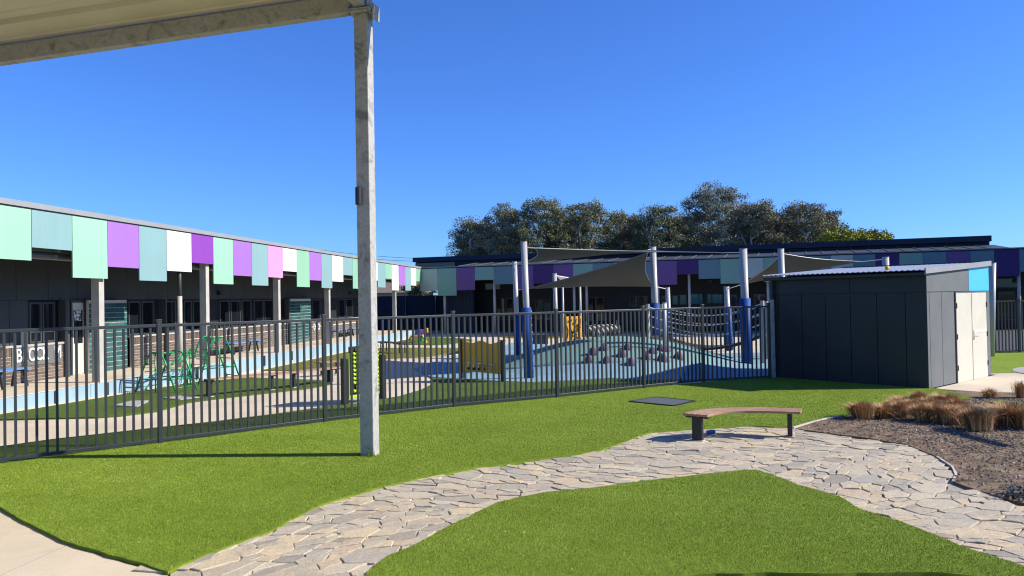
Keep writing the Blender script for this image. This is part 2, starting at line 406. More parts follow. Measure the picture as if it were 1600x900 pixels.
# main lawn: from the concrete edge to the fence, shed and garden bed
FL = [(-5.29, 11.53), (-3.25, 13.3), (-1.12, 14.88), (0.93, 16.0), (2.97, 17.4), (4.55, 18.3), (6.35, 19.0)]
CE = [(-170, 668), (-120, 715), (-60, 760), (0, 796), (42, 820), (97, 848), (162, 869), (211, 884)]
BL = [(1240, 669), (1280, 659), (1320, 652), (1345, 643), (1400, 634), (1440, 628), (1500, 625), (1524, 628), (1500, 617), (1470, 610)]
C0 = Vector((8.79, 16.3)); SA = Vector((-.648, .762)); SB = Vector((.762, .648)); SLA, SLB = 3.63, 3.69
lawnP = px(CE+UP+BL)
lawnP += [(C0+SB*.25+SA*.1), (C0+SA*.1+SB*.1), C0+SA*(SLA+.3)]
for p in reversed(FL): lawnP.append(Vector(p))
lawnP.append(Vector((-8.3, 9.0)))
lawn2P = px(LOW[1:-1]) + px([(1600, 890), (1640, 912), (1545, 908), (1470, 900.5), (1400, 900.5), (1300, 902), (1200, 900), (1100, 904), (1000, 914), (800, 930), (560, 925)])
def ragged(P, step=.09, amp=.011, seed=1):       # cut turf edges are never perfectly smooth
    rg = random.Random(seed); Q = []; w1 = w2 = 0
    for i in range(len(P)):
        a, b = Vector(P[i][:2]), Vector(P[(i+1) % len(P)][:2]); L = (b-a).length; k = max(1, int(L/step)); nn = Vector((-(b-a).y, (b-a).x))/max(L, 1e-6)
        for j in range(k):
            w1 = .75*w1+.25*rg.gauss(0, 1.6); q = a.lerp(b, j/k)
            Q.append(q+nn*amp*(w1+rg.uniform(-.5, .5)) if q.length < 13 else q)
    return Q
lawnP = ragged(lawnP, seed=1); lawn2P = ragged(lawn2P, seed=2)
struct(sheet('lawn', lawnP, .03, 'turf', .5, .05), 'bright green artificial turf lawn beside the picket fence')
struct(sheet('lawn', lawn2P, .03, 'turf', .5, .05), 'turf island inside the bend of the stone path')
# concrete apron under the shelter
slabP = px(CE+[(262, 899), (250, 960)])+[Vector((-1.2, 1)), Vector((-1.2, -8)), Vector((-16, -8)), Vector((-16, 8))]
slab = struct(sheet('concrete_slab', slabP, .0, 'conc', .8, .05))
for (a_, c_) in (((-200, 990), (106, 852)), ((-330, 830), (-20, 786)), ((60, 980), (330, 1100))):
    p_, q_ = gp(*a_, .0005), gp(*c_, .0005); b = MB(); b.beam(p_, q_, .014, .003); b.build('saw_cut', 'concgrey', slab)
apronP = [gp(240, 960).xy, Vector((-1.2, 1)), Vector((-1.2, -2)), Vector((9, -2)), gp(1760, 955).xy, gp(1600, 905).xy, gp(1300, 905).xy, gp(1000, 920).xy, gp(800, 935).xy, gp(540, 962).xy]
struct(sheet('concrete_path', apronP, -.012, 'conc', .8, .05))

# turf blades, one mesh
def blades(P, dens, name, seed):
    rg = np.random.default_rng(seed); A = np.array([[p[0], p[1]] for p in P])
    x0, y0 = A.min(0); x1, y1 = A.max(0); N = int((x1-x0)*(y1-y0)*dens)
    X = rg.uniform(x0, x1, N); Y = rg.uniform(y0, y1, N)
    dist = np.hypot(X, Y); keep = rg.random(N) < np.clip((6.5/np.maximum(dist, 4.5))**1.7, 0, 1)
    keep &= (np.abs(X) < Y*.72+.4); X, Y = X[keep], Y[keep]
    k = inpoly_np(X, Y, A); X, Y = X[k], Y[k]; N = len(X)
    dist = np.hypot(X, Y); s = np.clip(dist/7, .8, 1.6)
    th = rg.uniform(0, 2*np.pi, N); ln = rg.uniform(.004, .014, N); w = rg.uniform(.0017, .0032, N)*s; lean = rg.uniform(.003, .012, N); la = rg.uniform(0, 2*np.pi, N)
    V = np.empty((N, 3, 3), np.float32)
    V[:, 0] = np.stack([X-np.cos(th)*w, Y-np.sin(th)*w, np.full(N, .026)], 1)
    V[:, 1] = np.stack([X+np.cos(th)*w, Y+np.sin(th)*w, np.full(N, .026)], 1)
    V[:, 2] = np.stack([X+np.cos(la)*lean, Y+np.sin(la)*lean, .03+ln], 1)
    me = D.meshes.new(name); me.vertices.add(N*3); me.vertices.foreach_set('co', V.ravel())
    me.loops.add(N*3); me.loops.foreach_set('vertex_index', np.arange(N*3, dtype=np.int32))
    me.polygons.add(N); me.polygons.foreach_set('loop_start', np.arange(0, N*3, 3, dtype=np.int32))
    a = me.attributes.new('rnd', 'FLOAT', 'POINT'); a.data.foreach_set('value', np.repeat(np.clip(rg.random(N)**1.2*.85+.09+.10*np.sin(X*1.3+2*np.sin(Y*.8))*np.sin(Y*1.7+X*.4)+.07*np.sin(X*5+Y*3.1)*np.sin(Y*6.3-X*2), 0, 1), 3).astype(np.float32))
    me.materials.append(M['blade']); me.update(); print('blades', N)
    return link(name, me)
stuff(blades(lawnP, 21000, 'turf_blades', 1), 'short green artificial turf blades on the lawn by the fence', 'grass')
stuff(blades(lawn2P, 21000, 'turf_blades', 2), 'short green artificial turf blades on the lawn island', 'grass')

# crazy-paved path
pathP = px([(254, 960)]+UP+BEDGE) + list(reversed(px(LOW)))
path = struct(sheet('stone_path', pathP, -.006, 'pathmortar', .5, .04))
def paver_cells(P, seed):
    """irregular flat stones: a stretched, rotated Voronoi net in which some neighbours are merged or split"""
    rg = random.Random(seed)
    xs = [p[0] for p in P]; ys = [p[1] for p in P]; x0, x1, y0, y1 = min(xs)-.8, max(xs)+.8, min(ys)-.8, max(ys)+.8
    S = []; grid = {}
    def met(x, y):          # local stretch direction
        a = .35*math.sin(x*.9+y*.5)+.5*math.sin(y*1.1-x*.4); return math.cos(a), math.sin(a)
    for _ in range(30000):
        x, y = rg.uniform(x0, x1), rg.uniform(y0, y1); r = rg.choice((.09, .12, .16, .20, .24, .32))
        cx, cy = int(x//.6), int(y//.6); ok = True; c, s_ = met(x, y)
        for i in (-1, 0, 1):
            for j in (-1, 0, 1):
                for (a, b, q) in grid.get((cx+i, cy+j), ()):
                    dx, dy = (a-x), (b-y); e, f = dx*c+dy*s_, -dx*s_+dy*c
                    if e*e*.48+f*f*1.7 < ((r+q)/2)**2: ok = False; break
        if ok: S.append((x, y, r)); grid.setdefault((cx, cy), []).append((x, y, r))
    out = []
    for k, (x, y, r) in enumerate(S):
        if not inpoly(x, y, P):
            if not (inpoly(x, y, lawnP) or inpoly(x, y, lawn2P)) or min(math.hypot(x-p[0], y-p[1]) for p in P) > .2: continue
        c_, s_ = met(x, y); c = [(x-1, y-1), (x+1, y-1), (x+1, y+1), (x-1, y+1)]
        for (a, b, q) in S:
            if (a, b) == (x, y) or abs(a-x) > 1.3 or abs(b-y) > 1.3: continue
            c2, s2 = met((a+x)/2, (b+y)/2); dx, dy = a-x, b-y; e, f = (dx*c2+dy*s2)*.58, (-dx*s2+dy*c2)*1.55
            nx_, ny_ = e*c2-f*s2, e*s2+f*c2; t_ = .5+.5*(r*r-q*q)/max(.05, (dx*dx+dy*dy))*.8; t_ = min(.7, max(.3, t_))
            mx, my = x+dx*t_, y+dy*t_; n2 = []
            for i in range(len(c)):
                p, q2 = c[i], c[(i+1) % len(c)]
                dp_ = (p[0]-mx)*nx_+(p[1]-my)*ny_; dq = (q2[0]-mx)*nx_+(q2[1]-my)*ny_
                if dp_ <= 0: n2.append(p)
                if (dp_ < 0) != (dq < 0) and dp_ != dq:
                    t = dp_/(dp_-dq); n2.append((p[0]+(q2[0]-p[0])*t, p[1]+(q2[1]-p[1])*t))
            c = n2
            if len(c) < 3: break
        if len(c) < 3: continue
        cell = c
        if r > .2 and rg.random() < .25:                    # split big ones along a chord, like broken slabs
            n = len(cell); i = rg.randrange(n); j = (i+n//2) % n
            i, j = min(i, j), max(i, j); lerp = lambda A, B, t: (A[0]+(B[0]-A[0])*t, A[1]+(B[1]-A[1])*t)
            m1 = lerp(cell[i], cell[(i+1) % n], rg.uniform(.3, .7)); m2 = lerp(cell[j], cell[(j+1) % n], rg.uniform(.3, .7))
            h1 = [m1]+[cell[k2 % n] for k2 in range(i+1, j+1)]+[m2]; h2 = [m2]+[cell[k2 % n] for k2 in range(j+1, n+i+1)]+[m1]
            out += [h1, h2]
        else: out.append(cell)
    return out
cells = paver_cells(pathP, 5); sl1, sl0 = gp(268, 894).xy, gp(256, 960).xy
stones = []
rg = random.Random(11)
for c in cells:
    poly = []; n = len(c)
    for i in range(n):
        a, b = Vector(c[i]), Vector(c[(i+1) % n]); L = (b-a).length
        if L < .02: continue
        poly.append(a)
        if L > .14:
            nn = Vector((-(b-a).y, (b-a).x))/L
            for t in ((.5,) if L < .3 else (.33, .68)): poly.append(a.lerp(b, t+rg.uniform(-.08, .08))+nn*rg.uniform(-.002, .013))
    if len(poly) < 3: continue
    for p in poly:                                     # the paving stops at the edge of the concrete slab
        if p.y < sl1.y: p.x = max(p.x, sl1.x+(sl0.x-sl1.x)*(sl1.y-p.y)/(sl1.y-sl0.y))
    n = len(poly); ctr = sum(poly, Vector((0, 0)))/n; cx, cy = ctr
    if abs(sum(poly[i].x*poly[(i+1) % n].y-poly[(i+1) % n].x*poly[i].y for i in range(n))) < .006: continue
    gap = rg.choice((.0008, .0015, .002, .003, .004, .008))
    def shrink(pl, g): return [p+(ctr-p).normalized()*min(g*rg.uniform(.2, 1.9), (ctr-p).length*.4) for p in pl]
    o1 = shrink(poly, gap); o2 = [p+(ctr-p).normalized()*min(.006, (ctr-p).length*.4) for p in o1]
    h = rg.uniform(.009, .020); tx, ty = rg.uniform(-.03, .03), rg.uniform(-.03, .03)
    zt = lambda p, d: min(.028, max(.001, h-d+(p.x-ctr.x)*tx+(p.y-ctr.y)*ty))
    vs = [(p.x, p.y, -.012) for p in o1]+[(p.x, p.y, zt(p, .004)) for p in o1]+[(p.x, p.y, zt(p, 0)) for p in o2]
    fs = [(i, (i+1) % n, n+(i+1) % n, n+i) for i in range(n)]+[(n+i, n+(i+1) % n, 2*n+(i+1) % n, 2*n+i) for i in range(n)]+[tuple(range(2*n, 3*n))]
    area = abs(sum(o1[i].x*o1[(i+1) % n].y-o1[(i+1) % n].x*o1[i].y for i in range(n)))/2
    vis = abs(cx) < cy*.70 and cy > 5.2
    stones.append(((area/(cy*cy*cy)) if vis else 0, vs, fs, rg.random()))
stones.sort(key=lambda t: -t[0]); print('stones', len(stones))
rest = MB()
for k, (w_, vs, fs, q) in enumerate(stones):
    if k < 290: MB().add(vs, fs, q).build('stone', 'stone', path, rnd=True)
    else: rest.add(vs, fs, q)
if rest.v: stuff(rest.build('stone_rubble', 'stone', path, rnd=True))

# garden bed and its bark
bedP = px(BEDGE)+[gp(1790, 700).xy, gp(1790, 640).xy] + px([(1620, 641), (1580, 640), (1530, 629)]) + list(reversed(px(BL[:7])))
bed = struct(sheet('garden_bed', bedP, .026, 'soil', .35, .05, wob=.006), 'bare brown garden bed mulched with bark beside the stone path')
bed2P = px([(1470, 610.5), (1500, 617), (1526, 628), (1560, 634), (1640, 646), (1640, 616), (1540, 614)])
struct(sheet('garden_bed', bed2P, .022, 'soil', .4, .05, wob=.005), 'strip of mulch along the concrete pad of the shed')
grassR = px([(1530, 626), (1560, 627), (1620, 632), (1680, 634), (1680, 650), (1600, 643), (1570, 637)])
struct(sheet('lawn', grassR, .034, 'olive', .4, .02), 'thin patch of olive grass between the mulched beds')
chips = MB(); rg = random.Random(3)
A_ = [p for p in bedP]; xs = [p[0] for p in A_]; ys = [p[1] for p in A_]; n_ch = 0
while n_ch < 15000:
    x, y = rg.uniform(min(xs), min(max(xs), 9.5)), rg.uniform(min(ys), max(ys))
    if not inpoly(x, y, A_) and not inpoly(x, y, bed2P): n_ch += .2; continue
    dens = .25 + .75*min(1, max(0, (x-4.6)/3.0))*(.4+.6*(math.sin(x*2.1+y*1.3)*.5+.5))
    n_ch += .5
    if rg.random() > dens: continue
    n_ch += .5
    L, w = rg.uniform(.012, .065), rg.uniform(.006, .022); a = rg.uniform(0, 6.28); t = rg.uniform(-.5, .5)
    ax = Vector((math.cos(a), math.sin(a), t*.5)).normalized(); ay = Vector((-math.sin(a), math.cos(a), rg.uniform(-.3, .3))).normalized()
    c = Vector((x, y, .033)); q = rg.random()
    chips.add([c-ax*L/2-ay*w/2, c+ax*L/2-ay*w*.3, c+ax*L*.4+ay*w/2, c-ax*L*.45+ay*w*.4, c+Vector((0, 0, .010))], [(0, 1, 4), (1, 2, 4), (2, 3, 4), (3, 0, 4)], q)
stuff(chips.build('bark_chips', 'chip', rnd=True), 'loose bark chips and dry litter scattered over the garden bed', 'mulch')
# pale mortar lip of the path along the bed
lip = MB(); ed = [gp(u, v) for u, v in BEDGE[4:8]]
for a, b in zip(ed, ed[1:]):
    k = max(2, int((b-a).length/.12))
    for i in range(k):
        p, q = a.lerp(b, i/k), a.lerp(b, (i+1)/k); lip.beam(p+Vector((0, 0, .018)), q+Vector((0, 0, .018)), rg.uniform(.012, .03), .022)
lip.build('mortar_edge', 'mortar', path)
ke = [gp(u, v) for u, v in [(1238, 671), (1262, 664), (1290, 656.5), (1312, 653)]]
kb = MB()
for a, b in zip(ke, ke[1:]): kb.beam(a+Vector((0, -.03, .02)), b+Vector((0, -.03, .02)), 0.04, .045)
struct(kb.build('kerb_edge', 'mortar'))

# concrete pad by the shed door, lawn and path beyond
padP = [C0+SB*.12-SA*.05, C0+SB*SLB-SA*.02, C0+SB*(SLB+2.5)+SA*.4, Vector((16, 19)), gp(1640, 613).xy, gp(1540, 613).xy]
padP = [C0+SB*.2-SA*.02, C0+SB*(SLB+.3)-SA*.02, C0+SB*(SLB+.3)+SA*.35, Vector((16.5, 19.5)), gp(1700, 618).xy, gp(1600, 614.5).xy, gp(1540, 613.5).xy]
struct(sheet('concrete_pad', padP, .012, 'conc2', .6, .08))
rlP = [C0+SB*(SLB+.3)+SA*.36, Vector((11.5, 21)), Vector((11.5, 24.5)), Vector((17, 26)), Vector((26, 28)), Vector((26, 19)), Vector((16.5, 19.52))]
struct(sheet('lawn', rlP, .02, 'turf', .9, .03), 'green lawn behind the concrete pad and shed')
rpP = smoothpoly([gp(u, v).xy for u, v in [(1579, 579), (1590, 575.5), (1620, 574), (1660, 580), (1660, 588), (1610, 586), (1588, 583.5)]], 2)
struct(sheet('grey_path', rpP, .028, 'concgrey', .6, .02))

n = NT('shade_toned_ground'); f = n.noise(90, 4); n.col(n.ramp(f, [(.3, (.030, .032, .035)), (.7, (.065, .067, .07))])); n.set(Roughness=.9); n.bump(f, .4, .006); M['shade_ground'] = n.m  # near-black ground colour, the shade over the yard put into the base tone
# ---------------- playground floor
MC = Vector((3.1, 24.6)); MRX, MRY, MH = 4.6, 4.5, .92
def zmound(x, y):
    r2 = ((x-MC.x)/MRX)**2+((y-MC.y)/MRY)**2
    return zg(x, y)+(MH*(1-r2)**1.6*(1.0) if r2 < 1 else 0)
def gm(u, v):
    d = ray(u, v); t = 15.0
    while t < 60:
        p = d*t; 
        if EYE+p.z < zmound(p.x, p.y): break
        t += .02
    return Vector((p.x, p.y, EYE+p.z))
FIN = [Vector(p)+FN*.02 for p in FL]
pgP = FIN + [Vector((9.6, 22.2)), Vector((14, 26)), Vector((32, 31)), Vector((40, 45)), Vector((6, 60)), Vector((-8, 60)), Vector((-14, 56)), Vector((-14, 8.2)), Vector((-8.3, 9.1))]
struct(sheet('concrete_path', pgP, -.03, 'conc2', 1.2, .04), 'pale concrete paths winding through the playground')
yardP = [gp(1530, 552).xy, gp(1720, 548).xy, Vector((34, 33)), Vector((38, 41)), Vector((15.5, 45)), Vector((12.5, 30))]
struct(sheet('shade_dark_yard', yardP, .008, 'shade_ground', 1.2, .03), 'yard ground coloured dark for shade behind the fence by the shed')  # dark sheet laid over the concrete in place of the shade there
STRIP = [(-170, 712), (0, 697), (85, 685.4), (174, 675.6), (245, 667.6), (337, 658), (375, 653), (431, 646), (487, 638), (559, 629.5), (592, 624), (623, 619), (657, 609), (675, 600), (677, 593), (673, 589), (705, 591.7), (750, 594), (786, 596), (828, 597.5), (884, 595), (950, 591), (1010, 594), (1060, 592)]
stripP = pxt(STRIP) + [Vector((3.6, 17.8))+FN*.03] + [p+FN*.03 for p in reversed([Vector(q) for q in FL[:5]])] + [Vector((-8.3, 9.25))]
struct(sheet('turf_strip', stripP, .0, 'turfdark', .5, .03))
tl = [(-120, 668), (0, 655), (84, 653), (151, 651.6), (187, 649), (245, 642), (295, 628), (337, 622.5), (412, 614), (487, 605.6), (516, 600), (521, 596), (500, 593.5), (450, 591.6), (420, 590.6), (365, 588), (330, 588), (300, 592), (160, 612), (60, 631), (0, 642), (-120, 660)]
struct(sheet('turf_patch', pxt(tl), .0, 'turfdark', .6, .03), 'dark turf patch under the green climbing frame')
ol = [(382, 578), (410, 573), (470, 561), (530, 550), (590, 543.5), (650, 543), (716, 543.5), (717, 550), (670, 557), (640, 558.5), (590, 560), (545, 575), (493, 578)]
struct(sheet('grass_patch', pxt(ol), .0, 'olive', .8, .03), 'olive grass patch along the blue retaining wall')
ft = [(604, 537), (640, 529.5), (662, 526.5), (707, 527.5), (745, 531), (722, 535), (690, 539), (657, 538.7)]
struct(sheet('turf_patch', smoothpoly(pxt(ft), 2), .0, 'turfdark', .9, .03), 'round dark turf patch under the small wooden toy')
f2 = [(758, 521), (800, 519.5), (1180, 511), (1180, 517), (860, 528), (790, 527.5)]
struct(sheet('grass_patch', pxt(f2), .0, 'olive', 1.0, .03), 'far olive grass patch in front of the shaded building')
soft = [(648, 576), (670, 567), (690, 563), (716, 561), (760, 549), (800, 536), (850, 533)]
softP = pxt(soft)+[Vector((2, 29.6)), Vector((5.5, 30.2)), Vector((10, 28.5)), Vector((11.2, 24.2)), Vector((6.6, 19.4)), Vector((5.6, 19.0))] + list(reversed(pxt(STRIP[15:-1])))
struct(sheet('softfall', softP, .012, 'softblue', .45, .03, zf=zmound), 'light blue rubber soft fall surface round the mound')
teal = [(MC.x+MRX*.92*math.cos(a)+.25*math.sin(3*a), MC.y+MRY*.80*math.sin(a)+.35) for a in np.linspace(0, 2*math.pi, 48, endpoint=False)]
teal = [p for p in teal]
mound = struct(sheet('rubber_mound', [Vector(p) for p in teal], .020, 'softteal', .35, .02, zf=zmound), 'teal rubber play mound')
for p in mound.data.polygons: p.use_smooth = True

# ================================================================== SHELTER (post, beam, roof over the camera)
base = gp(576, 714)
yaw = R(-14); ax = Vector((math.cos(yaw), math.sin(yaw), 0)); ay = Vector((-math.sin(yaw), math.cos(yaw), 0)); Z = Vector((0, 0, 1))
pc = gp(584, 716.5); W_ = .195
pc = Vector((pc.x, pc.y, 0)) - ax*W_/2 + ay*W_/2          # front right corner of the post is at pc
shel = thing('shelter', 'tall galvanised shelter post carrying a beam and cream ribbed roof', 'shelter', pc)
ztop = dp(572, 20, pc.y-W_/2).z
b = MB(); b.frame(pc+Z*(ztop/2-.02), ax, ay, Z, W_, W_, ztop+.04); b.build('post', 'galv', shel, bevel=.012)
b = MB(); b.frame(pc+Z*(ztop+.012), ax, ay, Z, W_+.13, W_+.13, .024); b.frame(pc+Z*(ztop+.04), ax, ay, Z, W_+.13, W_+.13, .022); b.build('cap_plate', 'galv', shel)
for i in (-1, 1):
    for j in (-1, 1):
        q = pc+ax*i*(W_/2+.04)+ay*j*(W_/2+.04); b = MB(); b.tube([q+Z*(ztop-.035), q+Z*(ztop+.085)], .014, 6); b.build('bolt', 'gutter', shel)
pB = dp(0, 96, 11.4)                        # where the beam crosses the left of the frame
dirB = (pB-(pc+Z*(ztop+.13))); dirB.z = 0; dirB.normalize()
zl = pB.z+.08
slope = (zl-(ztop+.17))/((pB-pc).xy.length)
def shel_pt(t, w, dz): # t metres left of the post along the beam, w metres towards the camera, dz above beam axis
    nrm = Vector((dirB.y, -dirB.x, 0)); nrm = nrm if nrm.y < 0 else -nrm
    return pc+dirB*t+nrm*w+Z*(ztop+.17+slope*t+dz+.035*w)
b = MB(); b.beam(shel_pt(.16, 0, 0), shel_pt(12, 0, 0), .15, .25); b.build('beam', 'galv', shel, bevel=.01)
b = MB(); b.frame(pc+Z*(ztop+.17), ax, ay, Z, .19, .19, .26); b.build('post_head', 'galv', shel, bevel=.01)
b = MB(); b.beam(shel_pt(0, .12, .02), shel_pt(0, 9.5, .02), .15, .25); b.build('beam', 'galv', shel, bevel=.01)
b = MB(); b.frame(pc+ax*(W_/2+.085)+Z*(ztop+.02), ax, ay, Z, .02, .2, .20); b.build('bracket', 'galv', shel)
# ribbed roof sheets running along the beam direction, in strips towards the camera
for k in range(14):
    w0 = .02+k*.76; pr = [(0, .165), (.10, .165), (.12, .185), (.16, .185), (.18, .165), (.56, .165), (.58, .235), (.70, .235), (.72, .165), (.757, .165)]
    b = MB(); vs = []; fs = []
    for t in (-1.75, 12.5):
        for (w, h) in pr: vs.append(shel_pt(t, w0+w, h))
    for t in (-1.75, 12.5):
        for (w, h) in pr: vs.append(shel_pt(t, w0+w, h+.012))
    n = len(pr)
    for i in range(n-1): fs += [(i, i+1, n+i+1, n+i), (2*n+i, 3*n+i, 3*n+i+1, 2*n+i+1)]
    fs += [tuple(list(range(0, n))+list(range(3*n-1, 2*n-1, -1))), tuple(list(range(n, 2*n))+list(range(4*n-1, 3*n-1, -1)))]
    b.add(vs, fs); b.build('roof_sheet', 'creamroof', shel)
b = MB(); b.beam(shel_pt(-1.8, -.07, .235), shel_pt(12.5, -.07, .235), .12, .12); b.build('gutter', 'gutter', shel)
# far posts of the shelter, outside the frame, so that it stands
b = MB(); q = shel_pt(11.5, 0, 0); b.frame((q.x, q.y, q.z/2-.08), ax, ay, Z, W_, W_, q.z+.16-.27); b.build('post', 'galv', shel)
for t in (0, 11.5):
    b = MB(); q = shel_pt(t, 9.3, 0); b.frame((q.x, q.y, q.z/2-.08), ax, ay, Z, W_, W_, q.z+.16-.27); b.build('post', 'galv', shel)
# cylinder lamp on the post face
lp = dp(563, 306, pc.y-W_/2-.04); lz = lp.z
lq = pc - ay*(W_/2+.045) - ax*(.045)
lm = thing('wall_light', 'small black cylinder light fixed to the galvanised shelter post', 'light', (lq.x, lq.y, lz-.12))
b = MB(); b.tube([lq+Z*(lz-.115), lq+Z*(lz+.115)], .043, 16); b.build('lamp_body', 'black', lm, smooth=False)
b = MB(); b.frame(pc-ay*(W_/2+.006)-ax*.045+Z*lz, ax, ay, Z, .05, .02, .10); b.build('mounting_plate', 'black', lm)
b = MB()                                     # grass tuft at the foot of the post
rg = random.Random(5)
for i in range(60):
    q = gp(578, 717)+Vector((rg.gauss(0, .03), rg.gauss(0, .02), .02)); a = rg.uniform(0, 6.28); h = rg.uniform(.04, .12)
    b.add([q-Vector((.004, 0, 0)), q+Vector((.004, 0, 0)), q+Vector((math.cos(a)*.03, math.sin(a)*.03, h))], [(0, 1, 2)], rg.random())
tag(b.build('grass_tuft', 'blade', rnd=True), 'raised tuft of turf at the foot of the galvanised post', 'grass tuft')

# ================================================================== PICKET FENCE along the lawn
def picket_fence(pts, H, label, pitch=.122, pw=.032, ext0=None, end_post=True, thick=.065):
    root = thing('picket_fence', label, 'fence', (pts[0][0], pts[0][1], 0))
    P = [Vector((p[0], p[1], zg(p[0], p[1]))) for p in pts]
    bp = MB(); bp.frame((0, 0, 0), (1, 0, 0), (0, 1, 0), (0, 0, 1), pw, pw, H-.17); mesh_p = None
    for i, (a, c) in enumerate(zip(P, P[1:])):
        d = c-a; L = d.length; d = d/L; az = math.atan2(d.y, d.x)
        for z, h in ((H-.075, .045), (.075, .045)):
            b = MB(); b.beam(a+Z*z+d*.02, c+Z*z-d*.02, .04, h); b.build('rail', 'charfence', root, bevel=.004)
        n = max(1, round(L/pitch)); 
        for k in range(1, n):
            q = a.lerp(c, k/n)
            if mesh_p is None:
                o = bp.build('picket', 'charfence', root); mesh_p = o.data
            else: o = link('picket', mesh_p, root)
            o.location = (q.x, q.y, q.z+.04+(H-.12)/2); o.rotation_euler = (0, 0, az)
    for i, p in enumerate(P):
        if i == len(P)-1 and not end_post: continue
        q = P[min(i+1, len(P)-1)]-P[max(i-1, 0)]; az = math.atan2(q.y, q.x)
        b = MB(); b.box((p.x, p.y, p.z+H/2-.02), (thick, thick, H+.03), az); po = b.build('post', 'charfence', root, bevel=.005)
        b = MB(); b.box((p.x, p.y, p.z+H+.006), (thick+.012, thick+.012, .022), az); b.build('post_cap', 'charfence', po, bevel=.005)
    return root
HF = 1.86
FPT = [gp(250.5, 695).xy, gp(508, 661.5).xy, gp(710, 638).xy, gp(871, 623).xy, gp(1006.5, 608).xy, gp(1099.5, 598.5).xy, gp(1203, 593).xy]
P_1 = FPT[0]+(FPT[0]-FPT[1]); 
picket_fence([P_1+(FPT[0]-FPT[1])*.95, P_1]+FPT, HF, 'long charcoal metal picket fence between the lawn and the playground')

# ================================================================== SHED
sh = thing('storage_shed', 'dark grey panelled storage shed with cream double doors and metal roof', 'shed', (C0.x, C0.y, 0))
A3 = Vector((SA.x, SA.y, 0)); B3 = Vector((SB.x, SB.y, 0)); O3 = Vector((C0.x, C0.y, 0)); nA = -B3; nB = -A3   # outward normals of front and side walls
HFR = 2.50; HBK = 2.71
def zroof(s): return HFR+(HBK-HFR)*s/SLB
def on_front(u): 
    p = vp(u, 520, C0, (nA.x, nA.y)); return (p.xy-C0).dot(SA)
def on_side(u):
    p = vp(u, 520, C0, (nB.x, nB.y)); return (p.xy-C0).dot(SB)
core = MB(); g = .02
V = [O3+A3*a+B3*s+Z*z for a in (g, SLA-g) for s in (g, SLB-g) for z in (0, 1)]
V = []
for a in (g, SLA-g):
    for s in (g, SLB-g): V += [O3+A3*a+B3*s, O3+A3*a+B3*s+Z*(zroof(s)-.01)]
core.add(V, [(0, 1, 5, 4), (2, 6, 7, 3), (0, 2, 3, 1), (4, 5, 7, 6), (1, 3, 7, 5)]); core.build('wall', 'black', sh)
ZJ = 2.07
def wall_panel(a0, a1, z0, z1, z1b, which, mat, name='wall_panel'):
    D_, N_ = (A3, nA) if which == 'f' else (B3, nB); g = .007; t = .02
    p = [O3+D_*(a0+g)+Z*(z0+g), O3+D_*(a1-g)+Z*(z0+g), O3+D_*(a1-g)+Z*(z1b-g), O3+D_*(a0+g)+Z*(z1-g)]
    vs = [q-N_*.016 for q in p]+[q+N_*(t-.016) for q in p]
    b = MB(); b.add(vs, [(0, 1, 2, 3), (7, 6, 5, 4), (0, 4, 5, 1), (1, 5, 6, 2), (2, 6, 7, 3), (3, 7, 4, 0)]); return b.build(name, mat, sh, bevel=.003)
js = [0, on_front(1415.6), on_front(1371), on_front(1329.6), on_front(1290.6), on_front(1253.6), on_front(1217.6), SLA]
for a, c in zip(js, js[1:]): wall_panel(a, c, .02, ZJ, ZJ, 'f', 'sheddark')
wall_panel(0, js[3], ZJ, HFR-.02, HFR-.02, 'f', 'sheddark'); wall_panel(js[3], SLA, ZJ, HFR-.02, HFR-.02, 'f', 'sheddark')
d0, d1 = on_side(1493), on_side(1540); ss = [0, on_side(1453), on_side(1472), d0-.03]
for a, c in zip(ss, ss[1:]): wall_panel(a, c, .02, ZJ, ZJ, 's', 'shedgrey')
wall_panel(d1+.03, SLB, .02, ZJ, ZJ, 's', 'shedgrey')
su = on_side(1515.5)
wall_panel(0, su, ZJ, zroof(0)-.02, zroof(su)-.02, 's', 'shedgrey'); wall_panel(su, SLB, ZJ, zroof(su)-.02, zroof(SLB)-.02, 's', 'cyan')
